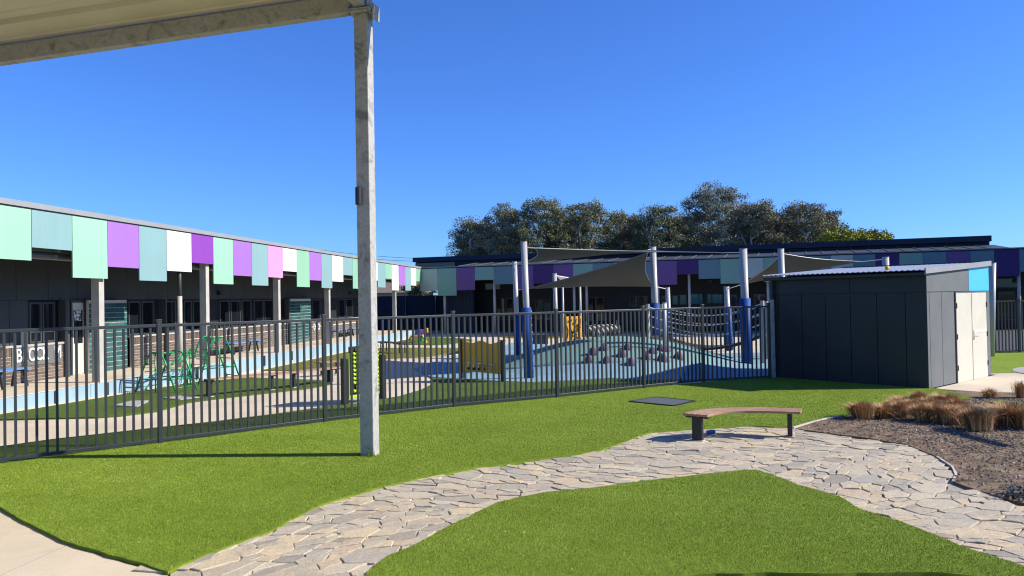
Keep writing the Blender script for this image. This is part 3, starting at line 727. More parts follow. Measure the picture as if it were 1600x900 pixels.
# other two walls
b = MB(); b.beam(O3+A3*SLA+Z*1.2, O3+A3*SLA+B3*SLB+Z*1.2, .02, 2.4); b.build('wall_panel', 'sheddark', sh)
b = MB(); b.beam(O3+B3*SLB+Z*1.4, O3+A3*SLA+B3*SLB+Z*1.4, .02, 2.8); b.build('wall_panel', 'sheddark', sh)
dm = (d0+d1)/2
dfm = MB()
for s in (d0-.015, d1+.015): dfm.frame(O3+B3*s+nB*.008+Z*1.02, B3, nB, Z, .03, .05, 2.04)
dfm.frame(O3+B3*dm+nB*.008+Z*2.052, B3, nB, Z, d1-d0+.06, .05, .024); dfm.build('door_frame', 'shedgrey', sh)
for i, (s0, s1) in enumerate(((d0+.004, dm-.004), (dm+.004, d1-.004))):
    b = MB(); b.frame(O3+B3*(s0+s1)/2+nB*.012+Z*1.025, B3, nB, Z, s1-s0, .036, 2.02); dr = b.build('door', 'cream', sh, bevel=.004)
    for z in (.35, 1.05, 1.75):
        s = s0+.0 if i == 0 else s1
        b = MB(); b.tube([O3+B3*s+nB*.036+Z*(z-.06), O3+B3*s+nB*.036+Z*(z+.06)], .014, 8); b.build('hinge', 'black', dr)
    if i == 1:
        b = MB(); b.frame(O3+B3*((s0+s1)/2+.02)+nB*.034+Z*1.13, B3, nB, Z, (s1-s0)*.86, .012, .055); b.build('push_bar', 'white', dr)
        b = MB(); b.frame(O3+B3*(s0+.06)+nB*.036+Z*1.05, B3, nB, Z, .05, .012, .22); b.tube([O3+B3*(s0+.06)+nB*.04+Z*1.02, O3+B3*(s0+.06)+nB*.09+Z*1.02, O3+B3*(s0+.18)+nB*.09+Z*1.02], .011, 6); b.build('door_handle', 'chrome', dr)
    else:
        b = MB(); b.frame(O3+B3*(s1+.003)+nB*.034+Z*1.02, B3, nB, Z, .035, .01, 2.0); b.build('door_astragal', 'cream', dr)
# corrugated roof
b = MB(); vs = []; fs = []; nA_ = 96; oh = .16
for s in (-oh, SLB+.02):
    for i in range(nA_+1):
        a = -.06+(SLA+.2)*i/nA_; vs.append(O3+A3*a+B3*s+Z*(zroof(s)+.055+.011*math.cos(i/nA_*32*2*math.pi)))
for s in (-oh, SLB+.02):
    for i in range(nA_+1):
        a = -.06+(SLA+.2)*i/nA_; vs.append(O3+A3*a+B3*s+Z*(zroof(s)+.044+.011*math.cos(i/nA_*32*2*math.pi)))
n = nA_+1
for i in range(nA_): fs += [(i, i+1, n+i+1, n+i), (2*n+i, 3*n+i, 3*n+i+1, 2*n+i+1), (i, 2*n+i, 2*n+i+1, i+1), (n+i, n+i+1, 3*n+i+1, 3*n+i)]
b.add(vs, fs); b.build('roof', 'roofsheet', sh)
b = MB(); b.beam(O3+A3*-.03+B3*-.10+Z*(HFR-.04), O3+A3*(SLA+.12)+B3*-.10+Z*(HFR-.05), .12, .07); b.build('gutter', 'sheddark', sh, bevel=.012)
for a in (.85, 2.0, 3.1):
    b = MB(); b.frame(O3+A3*a+B3*-.05+Z*(HFR-.06), A3, B3, Z, .12, .1, .06); b.build('gutter_bracket', 'black', sh)
b = MB(); p0 = O3+A3*-.05+B3*-oh+Z*(zroof(-oh)+.03); p1 = O3+A3*-.05+B3*(SLB+.02)+Z*(zroof(SLB+.02)+.03)
b.beam(p0, p1, .03, .12); b.build('barge_flashing', 'capgrey', sh)
b = MB(); b.tube([O3+A3*(SLA-.06)+nA*.08+Z*(HFR-.06), O3+A3*(SLA-.06)+nA*.08+Z*1.95], .045, 10); b.build('downpipe', 'sheddark', sh)
b = MB(); b.tube([O3+A3*(SLA-.06)+nA*.08+Z*1.95, O3+A3*(SLA-.06)+nA*.08+Z*.02], .05, 10); b.build('downpipe_sleeve', 'galv', sh)
# ball lodged on the shed roof
q = dp(1386, 417.0, 17.2); bq = MB()
bl = MB(); vs = []; fs = []
s_b = (q.xy-C0).dot(SB); q.z = zroof(s_b)+.05+.012+.045
for i in range(9):
    for j in range(14): th = math.pi*i/8; ph = 2*math.pi*j/14; vs.append(q+Vector((math.sin(th)*math.cos(ph), math.sin(th)*math.sin(ph), math.cos(th)))*.05)
for i in range(8):
    for j in range(14): fs.append((i*14+j, i*14+(j+1) % 14, (i+1)*14+(j+1) % 14, (i+1)*14+j))
bl.add(vs, fs); tag(bl.build('ball', 'yellow2', smooth=True), 'small yellow ball lodged on the shed roof', 'ball')

# ================================================================== CURVED CLASSROOM BUILDING (left)
PT = [(47.6, 327), (111.4, 336.6), (166.6, 345.6), (215.8, 352.6), (259, 359.4), (298, 365), (332, 370), (363, 374.6), (392, 379.6), (417.6, 383.6), (440.6, 387.2), (462.4, 390.4), (482.4, 393.6), (501, 396.4), (517.6, 399), (535, 401.4), (550, 403.6), (601, 411), (611, 413), (621.5, 414.7), (632, 416), (640.7, 418), (649, 419.5), (657, 421)]
ZP = EYE+2.15
pp = [gp(u, v, ZP) for u, v in PT]
qc = np.polyfit([p.y for p in pp], [p.x for p in pp], 2)
def qx(y, off=0):
    s = 2*qc[0]*y+qc[1]; return qc[0]*y*y+qc[1]*y+qc[2]-off*math.sqrt(1+s*s)
def qtan(y): s = 2*qc[0]*y+qc[1]; return Vector((s, 1, 0)).normalized()
def fa(u, v, off=0.0):
    d = ray(u, v); lo, hi = 3.0, 90.0
    f = lambda t: d.x*t-qx(d.y*t, off)
    for _ in range(60):
        mid = (lo+hi)/2
        if f(mid) > 0: lo = mid
        else: hi = mid
    return Vector((d.x*lo, d.y*lo, EYE+d.z*lo))
print('facade pts', [(round(fa(u, 400).y, 1), round(fa(u, 400).x, 1)) for u in (0, 155, 300, 430, 560, 657)])
def cstrip(b, y0, y1, o0, o1, z0, z1, n=1):      # block following the curve between two offsets
    for i in range(n):
        ya, yb = y0+(y1-y0)*i/n, y0+(y1-y0)*(i+1)/n
        f0 = z0 if callable(z0) else (lambda y: z0); f1 = z1 if callable(z1) else (lambda y: z1)
        P = [Vector((qx(y, o), y, z)) for y in (ya, yb) for o in (o0, o1) for z in (f0(y), f1(y))]
        fs = [(0, 1, 5, 4), (2, 6, 7, 3), (1, 3, 7, 5), (0, 4, 6, 2)]
        if i == 0: fs.append((0, 2, 3, 1))
        if i == n-1: fs.append((4, 5, 7, 6))
        b.add(P, fs)
    return b
def zdeck(y): return float(np.interp(y, [14, 20, 42, 52], [.20, .17, .13, .05]))
yE = fa(657, 421).y; WOFF = 2.3; y_wall = fa(586, 480, WOFF).y
lb = thing('classroom_block', 'long curved charcoal classroom block hung with mint, lilac and white panels', 'building', (qx(18, 1), 18, 0))
cols = ['mint', 'sky_panel', 'mint', 'lilac', 'sky_panel', 'white_panel', 'violet', 'mint', 'lilac', 'sky_panel', 'pink', 'white_panel', 'mint2', 'lilac', 'sky_panel', 'white_panel', 'sky_panel', 'mint2', 'lilac', 'white_panel', 'sky_panel', 'mint2', 'white_panel', 'lilac', 'sky_panel', 'white_panel', 'mint2']
UB = [-24, 47.6, 111.4, 166.6, 215.8, 259, 298, 332, 363, 392, 417.6, 440.6, 462.4, 482.4, 501, 517.6, 535, 550, 564, 577, 589, 601, 611, 621.5, 632, 640.7, 649, 657]
VB = [405, 389, 434.6, 418, 438.8, 424, 411.5, 443.8, 431, 446, 433.5, 424, 448.3, 438, 450, 440, 430, 451, 444, 438, 449, 435.6, 453.6, 446, 454, 446, 439.8]
panels = list(zip(UB, UB[1:], VB, cols))
ys = [fa(u, 400).y for u in UB]; step = ys[1]-ys[0]
def vpanel(b, ya, yb, zb, zt, t=.03):
    a, c = Vector((qx(ya), ya, 0)), Vector((qx(yb), yb, 0)); d = (c-a).normalized(); g = .008; nrm = Vector((d.y, -d.x, 0))
    p = [a+d*g+Z*zb, c-d*g+Z*zb, c-d*g+Z*zt, a+d*g+Z*zt]
    return b.add([q for q in p]+[q+nrm*t for q in p], [(3, 2, 1, 0), (4, 5, 6, 7), (0, 1, 5, 4), (1, 2, 6, 5), (2, 3, 7, 6), (3, 0, 4, 7)])
for (u0, u1, vb, c) in panels:
    um = (u0+u1)/2; zb = fa(um, vb).z
    vpanel(MB(), fa(u0, 400).y, fa(u1, 400).y, zb, ZP).build('fascia_panel', c, lb)
for k, (c, zb) in enumerate((('lilac', 3.3), ('white_panel', 3.1), ('mint', 3.4))):      # panels that run on out of frame
    vpanel(MB(), ys[0]-1.28*(k+1), ys[0]-1.28*k, zb, ZP).build('fascia_panel', c, lb)
yS = ys[0]-4
cstrip(MB(), yS, yE, -.07, .12, ZP+.03, ZP+.15, 30).build('fascia_cap', 'capgrey', lb)
cstrip(MB(), yS, yE, -.045, .10, ZP+.005, ZP+.028, 30).build('shadow_gap', 'black', lb)
cstrip(MB(), yS, yE, .13, 9.5, ZP+.02, ZP+.12, 30).build('roof', 'navy', lb)
cstrip(MB(), yS, yE, .05, WOFF, ZP-.42, ZP-.38, 30).build('soffit', 'gutter', lb)
b = MB(); b.tube([(qx(y, .45), y, 3.28) for y in np.linspace(yS, yE, 40)], .085, 10); b.build('gutter_pipe', 'gutter', lb, smooth=True)
cstrip(MB(), yS, yE, .30, .36, 3.38, 3.50, 30).build('edge_beam', 'gutter', lb)
for y in np.arange(yS+.3, yE, .95):
    b = MB(); b.beam((qx(y, .06), y, 3.62), (qx(y, WOFF), y, 3.66), .07, .20); b.build('rafter', 'darkwall', lb)
# deck, blue retaining wall
cstrip(MB(), yS, yE-.3, .12, WOFF+.4, lambda y: zdeck(y)-.12, zdeck, 30).build('deck', 'conc2', lb)
blue_y = [yS]
y = yS
while y < yE-1.2:
    y2 = min(y+2.4, yE-.3)
    o = cstrip(MB(), y+.008, y2-.008, .02, .14, lambda q: zg(qx(q), q)-.1, lambda q: zdeck(q)-.012, 3).build('retaining_panel', 'bluewall', lb); y = y2
cstrip(MB(), yS, yE-.3, -.10, .02, lambda q: zg(qx(q), q)-.12, lambda q: zg(qx(q), q)+.02, 30).build('footing', 'conc2', lb)
for u in (86, 166, 307, 412, 455, 561):
    p = fa(u, 480); b = MB(); t = qtan(p.y); nr = Vector((t.y, -t.x, 0)); b.frame(Vector((qx(p.y, -.005), p.y, zdeck(p.y)-.20)), t, nr, Z, .07, .05, .36); b.build('scupper', 'char', lb)
# columns at the deck edge
for u in (153, 320, 433, 512, 616.5):
    p = fa(u, 500, .20); t = qtan(p.y); nr = Vector((t.y, -t.x, 0)); z0 = zdeck(p.y)-.05
    b = MB(); b.frame(Vector((p.x, p.y, (z0+3.8)/2)), t, nr, Z, .20, .22, 3.8-z0); b.build('column', 'galv2', lb, bevel=.008)
p = fa(281, 500, .5); b = MB(); b.tube([(p.x, p.y, .12), (p.x, p.y, 2.35)], .075, 12); b.build('downpipe', 'galv2', lb, smooth=True)
b = MB(); b.tube([(p.x, p.y, 2.3), (p.x, p.y, 3.3)], .06, 12); b.build('downpipe', 'char', lb, smooth=True)
# rear wall of the veranda: cladding, windows, low brick wall
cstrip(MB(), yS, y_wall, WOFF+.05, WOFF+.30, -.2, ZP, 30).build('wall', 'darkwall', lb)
def wy(u): return fa(u, 480, WOFF).y
def wpanel(ya, yb, z0, z1, o0, o1, name, mat, parent=None): return cstrip(MB(), ya, yb, o0, o1, z0, z1).build(name, mat, parent or lb)
y = yS; ZW0, ZW1 = 1.12, 2.22
while y < y_wall-.3:
    y2 = min(y+1.12, y_wall); wpanel(y+.008, y2-.008, ZW1+.06, ZP-.4, WOFF+.005, WOFF+.06, 'cladding_panel', 'char'); y = y2
wpanel(yS, wy(14), .15, ZW1+.05, WOFF+.004, WOFF+.06, 'cladding_panel', 'char')
wpanel(wy(15), wy(44), 1.1, ZW1+.05, WOFF+.004, WOFF+.06, 'cladding_panel', 'char')
wins = [(45, 64), (65.5, 85), (200, 219), (221, 240), (257, 274), (287, 299), (301, 314), (343, 358), (360, 375), (377, 392), (397, 411), (413, 427), (488, 500), (529, 539), (541, 551)]
for (u0, u1) in wins:
    ya, yb = wy(u0), wy(u1); z0 = ZW0+.03; zt = ZW1
    fr = MB(); f = .05
    cstrip(fr, ya, yb, WOFF-.02, WOFF+.06, z0, z0+f); cstrip(fr, ya, yb, WOFF-.02, WOFF+.06, zt-f, zt)
    cstrip(fr, ya, ya+f, WOFF-.02, WOFF+.06, z0+f, zt-f); cstrip(fr, yb-f, yb, WOFF-.02, WOFF+.06, z0+f, zt-f)
    wn = fr.build('window', 'char', lb)
    wpanel(ya+f, yb-f, z0+f, zt-f, WOFF+.02, WOFF+.035, 'pane', 'glass', wn)
    if u0 < 90: wpanel(ya+f, yb-f, 1.42, 1.45, WOFF-.0, WOFF+.018, 'transom', 'char', wn)
def brick_panel(ya, yb, z0, z1, off, mat='brick', mort='mortar', nm='brick_wall', soldier=True, rg=random.Random(2)):
    w = cstrip(MB(), ya, yb, off, off+.08, z0, z1, max(1, int((yb-ya)/2))).build(nm, mort, lb)
    b = MB(); L, H, J = (.23, .073, .014) if mat == 'brick' else (.33, .128, .017); z = z0+.005; k = 0; zs = z1-(.23 if soldier else 0)
    while z+H < zs+.01:
        y = ya-(k % 2)*L*.52
        while y < yb:
            a, c = max(y, ya)+.001, min(y+L, yb)-.001
            if c-a > .04:
                P = [Vector((qx(q, o), q, zz)) for q in (a, c) for o in (off-.010+rg.uniform(-.002, .002), off+.01) for zz in (z, z+H)]
                b.add(P, [(0, 1, 5, 4), (1, 3, 7, 5), (0, 4, 6, 2), (0, 2, 3, 1), (4, 5, 7, 6)], rg.random())
            y += L+J
        z += H+J; k += 1
    if soldier:
        y = ya
        while y < yb-.07:
            P = [Vector((qx(q, o), q, zz)) for q in (y, y+.072) for o in (off-.010, off+.01) for zz in (zs+.01, z1-.002)]
            b.add(P, [(0, 1, 5, 4), (1, 3, 7, 5), (0, 4, 6, 2), (0, 2, 3, 1), (4, 5, 7, 6)], rg.random()); y += .084
    stuff(b.build('bricks', mat, w, rnd=True)); return w
for (u0, u1) in ((-8, 96), (199, 316), (326, 446), (478, 506), (516, 584)):
    ya, yb = wy(u0), wy(u1); brick_panel(ya, yb, zdeck(ya)-.02, 1.08, WOFF-.14)
    cstrip(MB(), ya, yb, WOFF-.18, WOFF+.02, 1.085, 1.135, 3).build('sill', 'concgrey', lb)
for (u0, u1) in ((138, 197), (451, 485)):       # teal glazed brick piers projecting onto the deck
    ya, yb = fa(u0, 480, WOFF-.18).y, fa(u1, 480, WOFF-.18).y
    brick_panel(ya, yb, zdeck(ya)-.02, 2.26, WOFF-.20, 'tealbrick', 'mortar', 'glazed_brick_pier', False)
    cstrip(MB(), ya+.01, yb-.01, WOFF-.115, WOFF+.05, zdeck(ya), 2.25).build('pier_core', 'char', lb)
for u in (100, 449, 255):
    p = fa(u, 480, WOFF-.12); t = qtan(p.y); nr = Vector((t.y, -t.x, 0)); b = MB(); b.frame(Vector((p.x, p.y, 1.2)), t, nr, Z, .16 if u != 255 else .08, .22, 2.15); b.build('fin_wall', 'char', lb)
# cream door with poster
ya, yb = wy(110), wy(136.5); z0 = zdeck(ya)
dfr = MB(); f = .06
cstrip(dfr, ya-f, ya, WOFF-.06, WOFF+.02, z0, 2.26); cstrip(dfr, yb, yb+f, WOFF-.06, WOFF+.02, z0, 2.26); cstrip(dfr, ya, yb, WOFF-.06, WOFF+.02, 2.20, 2.26); dfr.build('door_frame', 'char', lb)
dr = wpanel(ya+.005, yb-.005, z0+.01, 2.195, WOFF-.03, WOFF+.01, 'door', 'cream')
yl, yh = ya+(yb-ya)*.12, ya+(yb-ya)*.62
wpanel(yl, yh, 1.05, 1.98, WOFF-.04, WOFF-.032, 'door_pane', 'glass', dr)
wpanel(yl-.02, yl+(yh-yl)*.8, 1.68, 1.98, WOFF-.05, WOFF-.042, 'notice', 'poster', dr)
b = MB(); p = Vector((qx(yb-.1, WOFF-.07), yb-.1, 1.05)); b.tube([p, p+Vector((-.0, -.12, 0))], .015, 6); b.build('door_handle', 'chrome', dr)
for u in (343.5, 547):
    p = fa(u, 458, WOFF-.06); b = MB(); t = qtan(p.y); nr = Vector((t.y, -t.x, 0)); b.frame(p, t, nr, Z, .22, .14, .16)
    tag(b.build('floodlight', 'black', bevel=.01), 'small black floodlight on the charcoal cladding ' + ('beside the lilac panel' if u < 400 else 'near the end of the veranda'), 'light')
# lettering
def text_mesh(s, size, ext):
    c = D.curves.new('t', 'FONT'); c.body = s; c.size = size; c.extrude = ext; c.align_x = 'CENTER'; c.align_y = 'CENTER'; c.offset = .0
    o = D.objects.new('t', c); COL.objects.link(o); dg = bpy.context.evaluated_depsgraph_get(); me = D.meshes.new_from_object(o.evaluated_get(dg)); D.objects.remove(o); return me
def wall_sign(name, u0, u1, zc, h, chars, label, board):
    p0, p1 = fa(u0, 540, WOFF-.16), fa(u1, 540, WOFF-.16); mid = (p0+p1)/2; mid.z = zc
    d = (p1-p0); d.z = 0; L = d.length; d.normalize(); nr = Vector((d.y, -d.x, 0))
    root = thing(name, label, 'sign', mid)
    if board:
        b = MB(); b.frame(mid-nr*.0, d, nr, Z, L+.16, .02, h*1.45); b.build('board', 'gutter', root)
    for k, ch in enumerate(chars):
        if ch == ' ': continue
        me = text_mesh(ch, h*1.42, .015); me.materials.append(M['white']); me.name = 'letter'
        o = D.objects.new('letter', me); COL.objects.link(o); o.parent = root
        q = mid-d*L/2+d*L*(k+.5)/len(chars)+nr*.03
        mw = Matrix((d*.70, Z*.95, nr)).transposed().to_4x4(); mw.translation = q
        o.matrix_parent_inverse = Matrix.Translation(-mid); o.matrix_basis = mw
    return root
wall_sign('block_sign', 22, 93, .86, .36, 'BLOCK M', 'white raised letters reading BLOCK M on the brick wall', True)
wall_sign('block_sign', 487, 501, .80, .34, 'OO', 'pair of white round letters on the brick beside the teal pier', False)
# blue benches on the deck
def deck_bench(u0, u1, label):
    a, c = fa(u0, 560, WOFF-.75), fa(u1, 560, WOFF-.75); z0 = zdeck(a.y); a.z = c.z = z0+.44; d = (c-a).normalized(); nr = Vector((d.y, -d.x, 0))
    r = thing('deck_bench', label, 'bench', (a.x, a.y, z0), 'blue benches on the veranda')
    for k in range(4):
        b = MB(); o = nr*(-.18+.12*k); b.beam(a+o, c+o, .095, .03); b.build('slat', 'benchblue', r, bevel=.004)
    for t in (.12, .88):
        p = a.lerp(c, t); b = MB(); b.beam(p+nr*.2+Z*-.04, p+nr*-.2+Z*-.04, .05, .05); b.beam(p+nr*.12+Z*-.04, p+nr*.2+Z*-.43, .05, .05); b.beam(p-nr*.12+Z*-.04, p-nr*.2+Z*-.43, .05, .05); b.build('leg', 'charfence', r)
deck_bench(-14, 36, 'blue slatted bench under the BLOCK M letters')
deck_bench(352, 402, 'blue slatted bench behind the green climbing frame')
deck_bench(521, 538, 'short blue slatted bench beside the last long window')
deck_bench(545, 568, 'blue slatted bench at the far end of the brick wall')

# ================================================================== FAR BUILDING
cE = fa(657, 421); fA = Vector((cE.x, cE.y)); fB = gp(1555, 391, ZP).xy; fd = (fB-fA).normalized(); fn = Vector((fd.y, -fd.x))   # fn towards camera
fn3 = Vector((fn.x, fn.y, 0)); fd3 = Vector((fd.x, fd.y, 0)); ZF = -.33
def fpos(u, back=0.0): return (vp(u, 450, fA-fn*back, fn).xy-fA).dot(fd)
def fp(s, back, z): q = fA+fd*s-fn*back; return Vector((q.x, q.y, z))
far = thing('school_hall', 'long dark school building with navy roof and purple and sea green panels', 'building', (fp(15, 2, 0).x, fp(15, 2, 0).y, ZF))
def fbox(s0, s1, b0, b1, z0, z1, name, mat, parent=None, bevel=0):
    b = MB(); b.frame((fp(s0, b0, z0)+fp(s1, b1, z1))/2, fd3, fn3, Z, abs(s1-s0), abs(b1-b0), abs(z1-z0)); return b.build(name, mat, parent or far, bevel=bevel)
FU = [(657, 684, 454.6, 'palegrey'), (684, 713.6, 462, 'seagreen'), (713.6, 742.5, 453.4, 'purple'), (742.5, 772.5, 437.5, 'seagreen'), (772.5, 803, 444, 'steel'), (803, 834, 451.5, 'purple'), (834, 865, 443, 'deep_violet'), (865, 896, 450, 'purple'), (896, 927, 440, 'seagreen'), (927, 960, 445, 'steel'), (960, 993, 437, 'palegrey'), (993, 1025.8, 437.5, 'steel'), (1025.8, 1058.6, 445, 'purple'), (1058.6, 1092, 428.6, 'deep_violet'), (1092, 1126, 435.5, 'steel'), (1126, 1159, 443, 'seagreen'), (1159, 1194, 434, 'palegrey'), (1194, 1230, 440, 'seagreen'), (1230, 1264, 436, 'deep_violet'), (1264, 1299, 440, 'steel'), (1299, 1334, 432, 'palegrey'), (1334, 1369, 436, 'steel'), (1369, 1406, 440, 'deep_violet'), (1406, 1443, 436, 'seagreen'), (1443, 1480, 440, 'steel'), (1480, 1517, 430, 'purple'), (1517, 1555, 440, 'steel'), (1555, 1593.5, 432, 'deep_violet'), (1593.5, 1633, 424, 'steel'), (1633, 1675, 440, 'seagreen')]
for (u0, u1, vb, c) in FU:
    s0, s1 = fpos(u0), fpos(u1); zb = vp((u0+u1)/2, vb, fA, fn).z
    fbox(s0+.008, s1-.008, -.03, 0, zb, ZP, 'fascia_panel', c)
sL, sR = -1.0, fpos(1700); sH = fpos(1548, 4.0)
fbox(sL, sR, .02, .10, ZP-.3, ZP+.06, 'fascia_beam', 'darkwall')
fbox(.05, sR, -.06, .12, ZP+.065, ZP+.12, 'gutter', 'gutter')
b = MB(); b.add([fp(fpos(712), .05, ZP+.10), fp(sH+.2, .05, ZP+.10), fp(sH+.2, 3.95, ZP+.50), fp(fpos(712), 3.95, ZP+.50)], [(0, 1, 2, 3)]); b.build('lower_roof', 'char', far)
for u in np.arange(716, 1560, 26.0):
    s = fpos(u); b = MB(); b.beam(fp(s, .06, ZP+.13), fp(s, 3.9, ZP+.515), .05, .025); b.build('roof_rib', 'gutter', far)
zT = vp(1100, 385.5, fA-fn*4, fn).z
fbox(fpos(650, 4), sH, 4.0, 11, ZP-.2, zT-.36, 'clerestory_wall', 'navy')
fbox(fpos(650, 4)-.1, sH+.05, 3.7, 11.5, zT-.34, zT, 'roof', 'navy')
fbox(fpos(650, 4), fpos(712, 4), 3.95, 4.05, ZP+.2, ZP+.62, 'clerestory_pane', 'glass')
fbox(sL, sR, .13, 12, ZP-.04, ZP+.05, 'flat_roof', 'navy')
sW = fpos(684)
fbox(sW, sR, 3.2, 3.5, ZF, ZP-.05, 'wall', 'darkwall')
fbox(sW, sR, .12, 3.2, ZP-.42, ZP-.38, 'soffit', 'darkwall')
fbox(sW, sW+.2, 1.2, 3.2, ZF, ZP-.43, 'side_wall', 'navy')
fbox(sW+.2, fpos(729), 1.2, 1.4, ZF, ZP-.43, 'end_wall', 'navy')
for s in np.arange(sW+.3, fpos(729), .22):
    fbox(s, s+.03, 1.16, 1.2, ZF, ZP-.45, 'wall_rib', 'navy')
fbox(fpos(657)-1.5, sR, -1.0, 3.2, ZF-.1, ZF+.05, 'deck', 'conc2')
for u in (694.5, 772.5, 897, 916.5, 1028, 1077 , 1200, 1268, 1331, 1397, 1463, 1529, 1592):
    s = fpos(u, .4); b = MB(); b.tube([fp(s, .4, ZF), fp(s, .4, 3.9)], .085, 12); b.build('column', 'galv2', far, smooth=True)
fbox(fpos(745), fpos(768), 1.6, 1.7, 2.75, 3.15, 'bulkhead', 'steel')
k = 0
for (u0, u1, v0, v1, mt) in [(776, 790, 466, 500, 'glass'), (792, 802, 466, 500, 'glass'), (837, 848, 468, 500, 'glass'), (850, 861, 468, 500, 'glass'), (920, 944, 464, 502, 'glass'), (984, 996, 462, 480, 'glass'), (998, 1012, 462, 480, 'glass'), (1034, 1046, 462, 482, 'glass'), (1050, 1060, 461, 476, 'glass2'), (1062, 1073, 460, 476, 'glass2'), (1076, 1098, 458.5, 475, 'glass2'), (1105, 1112, 459, 474, 'glass2'), (1112.5, 1129, 459, 474, 'glass2'), (1142, 1152, 460, 500, 'glass'), (1178, 1196, 459, 500, 'glass'), (1556, 1590, 434, 450, 'glass'), (1560, 1585, 455, 500, 'glass')]:
    a = vp(u0, v1, fA-fn*3.2, fn); c = vp(u1, v0, fA-fn*3.2, fn); s0 = (a.xy-fA).dot(fd); s1 = (c.xy-fA).dot(fd); f = .05
    b = MB()
    for (x0, x1, y0, y1) in ((s0, s1, a.z, a.z+f), (s0, s1, c.z-f, c.z), (s0, s0+f, a.z+f, c.z-f), (s1-f, s1, a.z+f, c.z-f)):
        b.frame((fp(x0, 3.13, y0)+fp(x1, 3.21, y1))/2, fd3, fn3, Z, x1-x0, .08, y1-y0)
    wn = b.build('window', 'char', far); fbox(s0+f, s1-f, 3.16, 3.18, a.z+f, c.z-f, 'pane', mt, wn)
for u in (1110, 834):
    s = fpos(u, 3.1); b = MB(); b.frame(fp(s, 3.1, 2.95), fd3, fn3, Z, .25, .2, .2); tag(b.build('floodlight', 'black'), 'small black floodlight on the shaded wall ' + ('above the teal reflecting windows' if u > 1000 else 'behind the shade sail posts'), 'light')

# ================================================================== SHADE SAILS
def shade_post(base, top, r, label, pad=True, padtop=1.75, zpad=None):
    base = Vector(base); top = Vector(top); d = (top-base); 
    o = thing('shade_post', label, 'post', base, 'posts of the shade sails')
    b = MB(); b.tube([base-Z*.03, top], r, 16); b.build('post', 'postwhite', o, smooth=False).data.polygons.foreach_set('use_smooth', [True]*0 or [True]*len(o.children[0].data.polygons))
    b = MB(); b.tube([top, top+d.normalized()*.012], r+.006, 16); b.build('post_cap', 'postwhite', o)
    if pad:
        t = padtop/d.length; b = MB(); b.tube([base+d*.004, base+d*t], r+.05, 18); pd = b.build('padding', 'pad', o)
        pd.data.polygons.foreach_set('use_smooth', [True]*len(pd.data.polygons))
        b = MB(); x = Vector((.97, -.24, 0))
        for k in range(10):
            q = base+d*t*(k+.5)/10; b.frame(q+x*(r+.052), Vector((.24, .97, 0)), x, Z, .012, .008, .05)
        b.build('lacing', 'rope', pd)
    return o
def post_px(ub, vb, ut, vt, r, label, ground=gt, **kw):
    p = ground(ub, vb); t = dp(ut, vt, p.y); return shade_post(p, t, r, label, **kw), t
_, T1 = post_px(826.5, 591, 818.5, 378, .085, 'white shade sail post with blue padding in front of the mound', padtop=1.90)
_, T2 = post_px(809.5, 556, 804, 409, .10, 'white shade sail post with blue padding behind the mustard panel', padtop=1.75)
def post_at(u, vt, Y, r, label, pad=True, lean=0.0, gz=None, padtop=1.75):
    t = dp(u, vt, Y); z = gz if gz is not None else zmound(t.x, Y); return shade_post((t.x+lean, Y, z), t, r, label, pad, padtop), t
_, T3 = post_at(1020, 386, 28.2, .12, 'white shade sail post with blue padding behind the mound crest', lean=.06, padtop=1.95)
_, T4 = post_px(1167.5, 571, 1161, 389, .115, 'stout white shade sail post with blue padding by the net bridge', padtop=2.0)
_, T5 = post_at(1220, 389, 25.5, .10, 'tall white shade sail post rising behind the shed gutter', lean=.05)
_, T6 = post_at(1043, 449, 33.5, .10, 'short white shade sail post with blue padding behind the net bridge', lean=.05)
_, T7 = post_at(1135, 448, 31.5, .11, 'short white shade sail post with blue padding at the end of the net bridge', lean=.06)
_, T8 = post_at(866.5, 427.5, 33.0, .09, 'short white shade sail post holding the white sail', pad=False, lean=.03)
_, T9 = post_at(1383.5, 402, 26.5, .11, 'white shade sail post showing above the shed roof', lean=.05)
_, T10 = post_at(1551, 411, 24.0, .095, 'white shade sail post leaning beside the shed and right fence', pad=False, lean=-.12)
